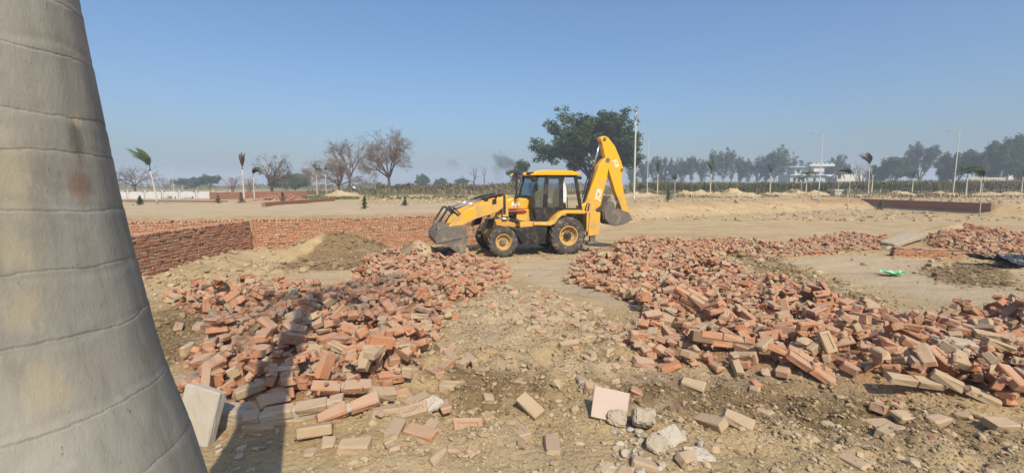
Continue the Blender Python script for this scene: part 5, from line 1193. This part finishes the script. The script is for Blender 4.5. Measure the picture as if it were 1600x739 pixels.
PALMS = [(247, 33, 2.4, 1.9, 'young palm leaning left with its fronds blown into one dark plume', (1.7, .2), .085, -1, False, -.13, .9, 11), (383, 38, 2.75, 1.15, 'upright young palm with a brown tuft of folded fronds', (.15, .4), .10, 1, True, 0, 1.6, 11),
         (399, 40, 2.15, 1.3, 'thinner young palm with a drooping green head, beside the brown tufted one', (1.6, -1.6), .07, 1, False, 0, .9, 8), (497, 60, 3.0, 2.0, 'young palm with a dark hanging plume left of the bare trees', (1.2, -2.8), .09, 1, False, 0, .9, 9), (511, 66, 3.2, 2.1, 'young palm with brown fronds bent right over the bare trees', (1.8, -2.2), .09, 1, True, 0, .8, 9),
         (1026, 68, 3.2, 1.7, 'pale trunked young palm right of the electric pole', (.4, .2), .13, -1, False, 0, 1.3, 8), (1053, 72, 2.0, 1.4, 'short thin young palm right of the wrapped sapling', (.5, -1), .08, -1, False, 0, 1, 6), (1108, 74, 3.4, 2.2, 'pale trunked young palm with a tall green plume in front of the middle eucalyptus', (.35, -.2), .14, -1, False, .02, 1.3, 10),
         (1201, 72, 3.0, 1.8, 'pale trunked young palm with hardly any fronds left of the white house', (.4, .2), .13, -1, False, 0, 1.3, 5), (1257, 70, 2.6, 2.0, 'pale trunked young palm with drooping star shaped crown before the white house', (.2, -2.6), .12, -1, False, 0, .8, 11), (1249, 66, 1.9, 1.6, 'dark thin young palm left of the star crowned one', (.4, -2.4), .06, -1, False, 0, .8, 8),
         (1324, 44, 3.2, 1.5, 'slim dark young palm whose green top blows left', (2.6, -.6), .05, -1, False, .01, .9, 8), (1354, 62, 4.0, 2.0, 'young palm with a bushy brown top', (.9, -.4), .10, -1, True, -.03, 1, 14), (1359, 74, 3.2, 1.2, 'bare pale palm trunk just right of the brown topped palm', (.4, 0), .14, 1, False, 0, 1, 3),
         (1422, 70, 2.6, 1.2, 'short pale trunked young palm left of the right lamp post', (.3, -1), .12, -1, False, 0, 1, 5), (1506, 48, 2.2, 1.9, 'stunted young palm whose bent fronds point right', (.9, -2.4), .10, 1, False, 0, .9, 6), (1531, 36, 2.6, 2.4, 'slim young palm whose long fronds arch over to the left', (2.9, -1.6), .04, -1, False, 0, 1.2, 9),
         (1528, 72, 3.2, 1.6, 'pale trunked young palm behind the arching one', (.4, -2.6), .13, 1, False, 0, 1, 7), (1592, 72, 2.8, 1.4, 'pale trunked young palm by the right edge of the picture', (.5, -1.5), .12, -1, False, 0, 1, 6), (1307, 58, 2.2, 1.5, 'short dark young palm with hanging fronds right of the white parapet', (.4, -3), .06, -1, True, 0, .8, 7)]
for i, (px, d, h, c, lab, bend, tr, wind, dry, lean, up, n) in enumerate(PALMS): young_palm(px, d, h, c, lab, bend, tr, wind, dry, n, i, lean, up)

# saplings and small shrubs on the plots
def sapling(px, depth, h, w, label, seed, mat='leaf_grey', name='sapling'):
    rng = np.random.default_rng(seed); b = gp(px, depth); root = empty(name, b, 0, label, 'sapling', 'saplings planted on the plots')
    m = MB(); m.path([(0, 0, 0), (.01, 0, h*.5), (0, 0, h*.95)], [.02, .015, .008], 5); m.build('trunk', M['bark'], root)
    n = 260; u = rng.random(n); C = np.stack([rng.normal(0, 1, n)*w*.28*(1.05-u), rng.normal(0, 1, n)*w*.28*(1.05-u), h*(.06+.94*u)], 1)
    V, Qd = leaf_quads(rng, C, .13, .07); np_mesh('crown', V, Qd, None, (M[mat],), rq=rng.random(n), parent=root)
for i, (px, d, h, w, lab, mt_) in enumerate([(570, 25.5, .72, .34, 'small dark conical sapling at the sand\'s edge before the bare tree', 'leaf_dark'), (633, 31, .62, .36, 'small dull sapling left of the digger\'s front arms', 'leaf_grey'), (220, 30.5, .62, .42, 'small dark conical sapling before the white boundary wall', 'leaf_dark'), (342, 34, .6, .36, 'small dark sapling at the end of the earth bank', 'leaf_dry'),
        (378, 36, .85, .5, 'bushy brown sapling at the foot of the brown tufted palm', 'leaf_dry'), (443, 38, .85, .5, 'brown sapling in front of the heap of red bricks', 'leaf_dry'), (1043, 38, 1.1, .55, 'stout dark sapling with a spreading dry top beside the road', 'leaf_dark'), (1375, 45, .95, .7, 'bushy dark sapling above the dark retaining wall\'s left end', 'leaf_dark'),
        (1178, 58, 1.7, .9, 'thin drooping sapling before the cane field', 'leaf_grey'), (1477, 80, 2.4, 2.2, 'bright leafy banana like bush left of the right lamp post', 'crop'), (1312, 60, 1.6, .9, 'dark drooping sapling beside the white topped block', 'leaf_dark')]):
    sapling(px, d, h, w, lab, 300+i, mt_)

# ------------------------------------------------------------------ fields: nobody could count these
def blades(name, label, mat, n, seed, area, hfun, wid, spread=.35, seg=1):
    rng = np.random.default_rng(seed); y = rng.uniform(area[2], area[3], n); px = rng.uniform(area[0], area[1], n); x = (px-800)/FPX*y
    z = terrain(x, y, False); h = hfun(px, y, rng)*rng.uniform(.65, 1.2, n); a = rng.uniform(0, 2*math.pi, n); l = spread*rng.uniform(.3, 1.6, n)*h
    B = np.stack([x, y, z-.05], 1); dx = np.stack([np.cos(a), np.sin(a), 0*a], 1); sd = np.stack([-np.sin(a), np.cos(a), 0*a], 1)*wid*rng.uniform(.6, 1.4, (n, 1))
    mid = B+np.stack([0*a, 0*a, h*.72], 1)+dx*(l*.25)[:, None]; tip = B+np.stack([0*a, 0*a, h], 1)+dx*l[:, None]*1.0; tip[:, 2] -= l*.35
    V = np.stack([B-sd*.6, B+sd*.6, mid+sd, mid-sd, tip], 1).reshape(-1, 3); k = np.arange(n)[:, None]*5
    Qd = k+np.array([[0, 1, 2, 3]]); T = k+np.array([[3, 2, 4]]); r_ = np.clip(.3*vnoise(x/5, y/3, seed)+.7*rng.random(n), 0, 1)
    o = np_mesh(name, V, Qd, T, (M[mat],), r_, r_); tag(o, label, kind='stuff'); return o
blades('sugarcane_field', 'tall green and yellow cane field across the right background', 'cane', 46000, 401, (985, 1640, 84, 108), lambda px, y, r: 2.2+.5*vnoise(px/18, y/3, 4)+.35*smooth(1300, 1450, px), .055, .75)
blades('scrub', 'brown dry scrub along the far edge of the plots', 'scrub', 30000, 402, (-30, 1660, 74, 100), lambda px, y, r: (.45+1.7*vnoise(px/22, y/7, 8)**1.5)*(1-.35*smooth(560, 480, px))*(.6+.4*smooth(900, 800, px)), .07, .5)
blades('scrub', 'taller dry brown scrub behind the digger\'s front arms', 'scrub', 14000, 403, (590, 870, 84, 105), lambda px, y, r: 1.0+1.5*vnoise(px/16, y/7, 9), .08, .45)
blades('green_crop', 'low green crop rows between the bare trees and the sand', 'crop', 16000, 404, (470, 870, 45, 75), lambda px, y, r: (.10+.35*vnoise(px/30, y/3, 12)**2)*(vnoise(px/40, y/4, 13) > .42), .06, .6)
blades('weeds', 'patches of weeds among the debris by the cane field', 'scrub', 7000, 405, (985, 1640, 50, 82), lambda px, y, r: (.15+.7*vnoise(px/22, y/4, 14)**2)*(vnoise(px/30, y/5, 15) > .5), .05, .6)
# low hedge line far away closing the horizon
blades('far_treeline', 'hazy low line of far scrub on the horizon', 'scrub', 16000, 406, (-60, 1660, 230, 330), lambda px, y, r: 1.5+3.5*vnoise(px/25, y/40, 19)**2, .35, .4)

# heaps of spoil by the cane field, one after another along the plots' edge
HE = [(1068, 66, 2.2, .9), (1094, 68, 2.8, 1.0), (1139, 60, 3.2, 1.35), (1155, 58, 3.0, .9), (1210, 66, 2.6, .8), (1240, 68, 2.2, 1.1), (1272, 66, 2.4, 1.0), (1402, 68, 2.4, .9), (1465, 64, 3.0, .9), (1540, 66, 2.6, .7), (1575, 70, 2.2, .7), (534, 58, 2.8, 1.0), (990, 60, 2.4, .7), (1010, 66, 2.0, .6)]
HL = ['low spoil heap right of the wrapped sapling', 'pale spoil heap left of the green plumed palm', 'largest lumpy spoil heap before the cane field', 'spoil heap on the right flank of the largest one', 'spoil heap at the foot of the nearly bare palm', 'spoil heap left of the middle lamp post', 'spoil heap right of the middle lamp post', 'spoil heap right of the brown topped palm', 'long spoil heap below the right lamp post', 'low spoil heap behind the arching palm', 'low spoil heap near the right edge', 'pale mound of earth below the bare trees', 'spoil heap at the foot of the electric pole', 'low spoil heap between the electric pole and the first palm']
for i, (px, d, w, h) in enumerate(HE):
    rng = np.random.default_rng(500+i); b = gp(px, d); n = 30; g = np.linspace(-1, 1, n); u, v = np.meshgrid(g, g, indexing='ij'); rr_ = np.sqrt(u*u+v*v)
    z = h*np.clip(1-rr_, 0, 1)**.8*(.75+.6*fbm(u*2+i*5, v*2, .7, 3, 60+i))+.10*np.abs(fbm(u*3+i, v*3, .25, 3, 80+i))*(rr_ < .95)-.06
    I_ = np.arange(n*n).reshape(n, n); Qd = np.stack([I_[:-1, :-1], I_[1:, :-1], I_[1:, 1:], I_[:-1, 1:]], -1).reshape(-1, 4)
    o = np_mesh('spoil_heap', np.stack([u*w, v*w*.8, z], -1).reshape(-1, 3), Qd, None, (M['soil'],), smooth=False); o.location = b; tag(o, HL[i], 'spoil heap', 'heaps of spoil along the plots')
rg = np.random.default_rng(71); n = 2600; px = np.concatenate([rg.uniform(560, 860, 1400), rg.uniform(985, 1600, 1200)]); y = rg.uniform(30, 66, n); keepm = ~((px < 860) & (y < 34)); px, y = px[keepm], y[keepm]; x = (px-800)/FPX*y
o = lumps('scattered_stones', rg, np.column_stack([x, y, terrain(x, y)+.03]), .05+rg.gamma(1.5, .05, len(x)), M['clod']); tag(o, 'pale stones and lumps strewn over the far plots', 'scattered stones', kind='stuff')
# a heap of red bricks and low walls on the left plots
b = gp(440, 44); rg = np.random.default_rng(72); n = 420; rr_ = rg.random(n)**.5; a = rg.uniform(0, 6.28, n); hx = rr_*np.cos(a)*2.6; hy = rr_*np.sin(a)*1.3; hz = .75*(1-rr_)*rg.uniform(.3, 1, n)
o = lumps('brick_heap', rg, np.column_stack([hx, hy, hz]), np.full(n, .13), M['chips']); o.location = b; tag(o, 'small far heap of loose red bricks on the left plots', 'brick heap')
def low_wall(name, label, a, b, z0, z1, mat='far_brick', t=.24):
    a, b = Vector(a), Vector(b); L = (b-a).length; m = MB(); m.box((L/2, 0, (z1+z0)/2), (L, t, z1-z0)); o = m.build(name, M[mat], bevel=.012); o.location = (a.x, a.y, 0); o.rotation_euler = (0, 0, math.atan2(b.y-a.y, b.x-a.x)); return tag(o, label, 'low wall')
def lw(name, label, pa, da, pb, db, h, **k):
    A, B = gp(pa, da), gp(pb, db); return low_wall(name, label, A.xy.to_3d(), B.xy.to_3d(), min(A.z, B.z)-.15, max(A.z, B.z)+h, **k)
lw('low_wall', 'low reddish far wall running between the two upright young palms', 330, 46, 480, 56, .72)
lw('low_wall', 'long brown low wall slanting away on the sand left of centre', 412, 29, 522, 41, .30)
lw('earth_bank', 'dark reddish earth bank in front of the white boundary wall', 192, 40, 345, 38, .08, mat='mud_mortar', t=1.6)
# dark retaining wall on the right, running away from the camera
m = MB(); m.box((0, 0, .40), (.30, 13.4, 1.10)); o = m.build('wall_body', M['far_brick']); rw = empty('retaining_wall', (38.6, 42.7, 0), 0, 'long low dark retaining wall in shade on the right of the site', 'retaining wall'); o.parent = rw
m = MB(); m.box((0.01, 0, .975), (.36, 13.44, .05)); m.build('coping', M['concrete'], rw, bevel=.008)

# ------------------------------------------------------------------ poles, lamps, boundary wall, far buildings
def pole(px, d, h, label):
    b = gp(px, d); r = empty('electric_pole', b, 0, label, 'electric pole'); m = MB(); m.path([(0, 0, -.2), (-.05, 0, h)], [.10, .065], 10); m.build('pole_shaft', M['pole'], r)
    m = MB(); m.box((-.05, 0, h-.25), (.08, 1.0, .09)); m.box((-.05, 0, h-.95), (.08, .7, .08)); m.build('cross_arm', M['lamp'], r)
    for y_, z_ in ((-.45, h-.2), (.45, h-.2), (-.3, h-.9), (.3, h-.9), (0, h)):
        m = MB(); m.lathe([(.02, 0), (.05, .04), (.03, .09), (.06, .14), (.03, .22), (0, .24)], (-.05, y_, z_), 'z', 10); m.build('insulator', M['black'], r)
    m = MB(); m.box((-.16, 0, h-1.4), (.12, .16, .5)); m.build('switch_box', M['lamp'], r, bevel=.01)
pole(990, 44, 8.8, 'tall pale electric pole standing right of the digger\'s raised arm')
def lamp_post(px, d, h, label, side=-1):
    b = gp(px, d); r = empty('street_lamp', b, 0, label, 'street lamp', 'street lamps along the plots'); m = MB(); m.path([(0, 0, -.2), (0, 0, .7), (0, 0, h)], [.07, .065, .04], 10); m.build('lamp_pole', M['pole'], r)
    m = MB(); m.path([(0, 0, h-.05), (side*.5, 0, h+.08), (side*1.1, 0, h+.14)], .028, 6); m.path([(0, 0, h-.05), (-side*.15, 0, h+.03)], .028, 6); m.build('lamp_arm', M['lamp'], r)
    m = MB(); m.box((side*1.25, 0, h+.14), (.55, .2, .07)); m.build('lamp_head', M['lamp'], r, bevel=.015)
lamp_post(1010, 74, 9.0, 'faint far street lamp between the electric pole and the first pale palm'); lamp_post(1277, 60, 8.1, 'street lamp right of the white house'); lamp_post(1486, 58, 8.2, 'street lamp toward the right edge, before a dark layered tree')
lamp_post(274, 105, 6.5, 'faint small far street lamp behind the leaning palm')
# white boundary wall of precast panels with waved tops
bw = empty('boundary_wall', (0, 0, 0), 0, 'white precast boundary wall with wavy topped panels at far left', 'boundary wall')
xs_ = np.linspace(-66, -44.5, 9)
for i in range(8):
    x0, x1 = xs_[i], xs_[i+1]; yb_ = 74+i*.2; n = 12; pts = []
    for k in range(n+1):
        u = k/n; pts.append((x0+.12+(x1-x0-.24)*u, 1.38+.14*math.sin(math.pi*u)-.03*math.cos(4*math.pi*u)))
    m = MB(); m.prism([(x0+.12, -.5)]+[(x1-.12, -.5)]+pts[::-1], yb_, yb_+.08); m.build('panel', M['wallwhite'], bw)
    for zz_ in (.35, .75, 1.15):
        m = MB(); m.box(((x0+x1)/2, yb_-.012, zz_), (x1-x0-.26, .02, .03)); m.build('rail', M['wallwhite'], bw)
    m = MB(); m.box((x0, yb_+.03, .6), (.2, .2, 2.2)); m.build('post', M['wallwhite'], bw)
# white two storey house far off behind the cane
h = empty('house', gp(1262, 205), 0, 'far white flat roofed house with parapets behind the cane field', 'house')
def hb(name, c, d, mat, p=h, **k): m = MB(); m.box(c, d); return m.build(name, M[mat], p, **k)
hb('wall', (-2, 3, 3.2), (16, 9, 6.4), 'bluegrey'); hb('wall', (10, 4, 2.6), (10, 8, 5.2), 'bluegrey'); hb('floor_slab', (-2, 2.6, 6.55), (17, 10.4, .35), 'wallwhite'); hb('wall', (-1, 4, 8.4), (11, 6, 3.4), 'bluegrey')
hb('roof', (-2.5, 3.5, 10.25), (15, 8, .4), 'bluegrey'); hb('balcony', (2.6, -.6, 9.2), (4.6, 2.4, 2.4), 'wallwhite', bevel=.05); hb('roof', (3.4, -.2, 10.9), (11, 5, 1.0), 'wallwhite')
hb('roof', (12, 2, 6.3), (12, 9, .9), 'wallwhite'); hb('porch', (14, -1.5, 3.2), (3.6, 3, 5.0), 'wallwhite')
for i, x_ in enumerate((-.6, 1.4, 3.4, 5.4, 7.4)): hb('parapet_post', (x_, -2.5, 11.6), (.7, .5, .7), 'wallwhite')
for x_ in (-8, -6, -4, 1.0): hb('window', (x_, -1.55, 4.4), (1.1, .12, 1.8), 'dark'); 
for x_ in (-5, 0.5): hb('window', (x_, .95, 8.4), (1.2, .12, 1.6), 'dark')
o = low_wall('compound_wall', 'long low pale compound wall right of the white house', (141, 196, 0), (162, 200, 0), .5, 7.6, 'wallwhite'); o['category'] = 'compound wall'
lw('low_wall', 'thin pale far wall seen over the cane field right of the right lamp post', 1505, 150, 1560, 150, 4.3, mat='plaster')
lw('stone_curb', 'low white edged concrete kerb lying on the sand by the brown topped palm', 1330, 60, 1352, 60, .14, mat='wallwhite')
b = gp(1304, 60); sb_ = empty('plinth', b, 0, 'small masonry plinth with a white top on the plots left of the dark palms', 'plinth')
hb('base', (0, 0, .35), (.9, .9, .8), 'plaster', sb_); hb('cap', (0, 0, .82), (1.15, 1.15, .14), 'wallwhite', sb_)
rb_ = empty('building', gp(1592, 180), 0, 'red painted building with a pale base at the far right edge', 'building')
hb('wall', (3, 4, 5.6), (16, 8, 8), 'redwash', rb_); hb('plinth_wall', (1, -.2, 4.3), (21, .5, 2.2), 'plaster', rb_); hb('roof', (3, 4, 9.75), (17, 9, .3), 'plaster', rb_); hb('tower', (5, 1, 10.6), (4, 4, 2.4), 'redwash', rb_)
for x_ in (-4, -1.2, 1.6, 4.4, 7.2): hb('window', (x_, -.03, 7.2), (1.2, .12, 1.8), 'plaster', rb_)
for x_ in (-9.5, -6.5): hb('gate_post', (x_, -.5, 4.4), (1.4, 1.4, 5.2), 'wallwhite', rb_); m = MB(); m.lathe([(0, -.1), (.7, .1), (.95, .6), (.7, 1.15), (0, 1.5)], (x_, -.5, 7.0), 'z', 14); m.build('globe', M['wallwhite'], rb_, smooth=True)
# a person squats on the bank under the bare trees
b = gp(556, 74)+Vector((0, 0, .55)); stone('earth_mound', 'small earth mound under the squatting person', 'earth mound', (b.x, b.y, b.z-.45), 1.6, 9, 'clod', None, .4)
def skin_fig(name, joints, edges, mat, parent=None):
    me = bpy.data.meshes.new(name); me.from_pydata([j[0] for j in joints], edges, []); me.materials.append(M[mat]); o = bpy.data.objects.new(name, me); link(o, parent)
    s_ = o.modifiers.new('skin', 'SKIN'); o.modifiers.new('sub', 'SUBSURF').levels = 1
    for v, j in zip(me.skin_vertices[0].data, joints): v.radius = (j[1], j[1])
    me.skin_vertices[0].data[0].use_root = True; return o
J = [((0, 0, .28), .13), ((-.06, -.04, .50), .14), ((-.16, -.05, .72), .13), ((-.20, -.06, .84), .055), ((-.24, -.07, .97), .10), ((-.14, .12, .74), .06), ((-.34, .14, .52), .042), ((-.50, .06, .40), .035), ((-.14, -.22, .74), .06), ((-.34, -.24, .52), .042), ((-.50, -.14, .40), .035),
     ((-.40, .12, .50), .075), ((-.10, .14, .10), .055), ((-.30, .15, .04), .045), ((-.40, -.20, .50), .075), ((-.10, -.20, .10), .055), ((-.30, -.21, .04), .045)]
person = skin_fig('person', J, [(0, 1), (1, 2), (2, 3), (3, 4), (2, 5), (5, 6), (6, 7), (2, 8), (8, 9), (9, 10), (0, 11), (11, 12), (12, 13), (0, 14), (14, 15), (15, 16)], 'skin'); person.location = b; tag(person, 'person in a white shirt and dark trousers squatting under the bare trees', 'person')
J2 = [((.01, 0, .36), .17), ((-.06, -.04, .50), .175), ((-.15, -.05, .72), .16), ((-.14, .12, .74), .085), ((-.30, .14, .56), .06), ((-.14, -.22, .74), .085), ((-.30, -.24, .56), .06)]
skin_fig('shirt', J2, [(0, 1), (1, 2), (2, 3), (3, 4), (2, 5), (5, 6)], 'cloth_white', person)
J3 = [((.02, 0, .27), .16), ((-.40, .12, .50), .095), ((-.12, .14, .14), .075), ((-.40, -.20, .50), .095), ((-.12, -.20, .14), .075)]
skin_fig('trousers', J3, [(0, 1), (1, 2), (0, 3), (3, 4)], 'cloth_dark', person)
m = MB(); m.lathe([(0, .115), (.07, .10), (.112, .03), (.11, -.03), (.08, -.06)], (-.23, -.07, 1.0), 'z', 12); m.build('hair', M['cloth_dark'], person, smooth=True)

# ------------------------------------------------------------------ smoke and haze
def volume_mat(name, col, dens, aniso=0.0, noisy=None):
    mt = bpy.data.materials.new(name); mt.use_nodes = True; t = mt.node_tree
    for nd in list(t.nodes):
        if nd.type == 'BSDF_PRINCIPLED': t.nodes.remove(nd)
    v = t.nodes.new('ShaderNodeVolumePrincipled'); v.inputs['Color'].default_value = (*col, 1); v.inputs['Density'].default_value = dens; v.inputs['Anisotropy'].default_value = aniso
    t.links.new(v.outputs[0], t.nodes['Material Output'].inputs['Volume'])
    if noisy:
        tc = t.nodes.new('ShaderNodeTexCoord'); nz = t.nodes.new('ShaderNodeTexNoise'); nz.inputs['Scale'].default_value = noisy; nz.inputs['Detail'].default_value = 5; t.links.new(tc.outputs['Object'], nz.inputs['Vector'])
        ln = t.nodes.new('ShaderNodeVectorMath'); ln.operation = 'LENGTH'; t.links.new(tc.outputs['Object'], ln.inputs[0])
        a = t.nodes.new('ShaderNodeMath'); a.operation = 'SUBTRACT'; t.links.new(nz.outputs['Fac'], a.inputs[0]); b_ = t.nodes.new('ShaderNodeMath'); b_.operation = 'MULTIPLY'; b_.inputs[1].default_value = .30; t.links.new(ln.outputs['Value'], b_.inputs[0]); t.links.new(b_.outputs[0], a.inputs[1])
        c = t.nodes.new('ShaderNodeMapRange'); c.inputs['From Min'].default_value = .22; c.inputs['From Max'].default_value = .5; c.inputs['To Max'].default_value = dens; t.links.new(a.outputs[0], c.inputs['Value']); t.links.new(c.outputs[0], v.inputs['Density'])
    return mt
def puff(name, label, p, s, rot, dens, ns):
    b = bmesh.new(); bmesh.ops.create_icosphere(b, subdivisions=3, radius=1); me = bpy.data.meshes.new(name); b.to_mesh(me); b.free(); me.materials.append(volume_mat(name, (.22, .23, .23), dens, 0, ns))
    o = bpy.data.objects.new(name, me); link(o); o.location = p; o.scale = s; o.rotation_euler = rot; tag(o, label, 'smoke', kind='stuff'); return o
dS = 300
def sp(px, py): d = ray(px, py); k = dS/d.y; return (d.x*k, dS, HC+d.z*k)
puff('smoke', 'dark smoke plume drifting up left of the dome shaped tree', sp(792, 254), (13, 6, 5.5), (0, math.radians(32), 0), .34, 1.6)
puff('smoke', 'thin grey smoke hanging under the dark plume', sp(780, 262), (6, 5, 9), (0, 0, 0), .11, 1.8)
puff('smoke', 'faint wisp of smoke left of the dead tree', sp(707, 254), (6, 4, 4), (0, math.radians(30), 0), .09, 1.8)
m = MB(); m.box((0, 40, 20.25), (3090, 3090, 43.5)); o = m.build('haze', volume_mat('haze', (.66, .78, .95), .0011)); tag(o, 'thin pale haze over the whole plain', kind='stuff')
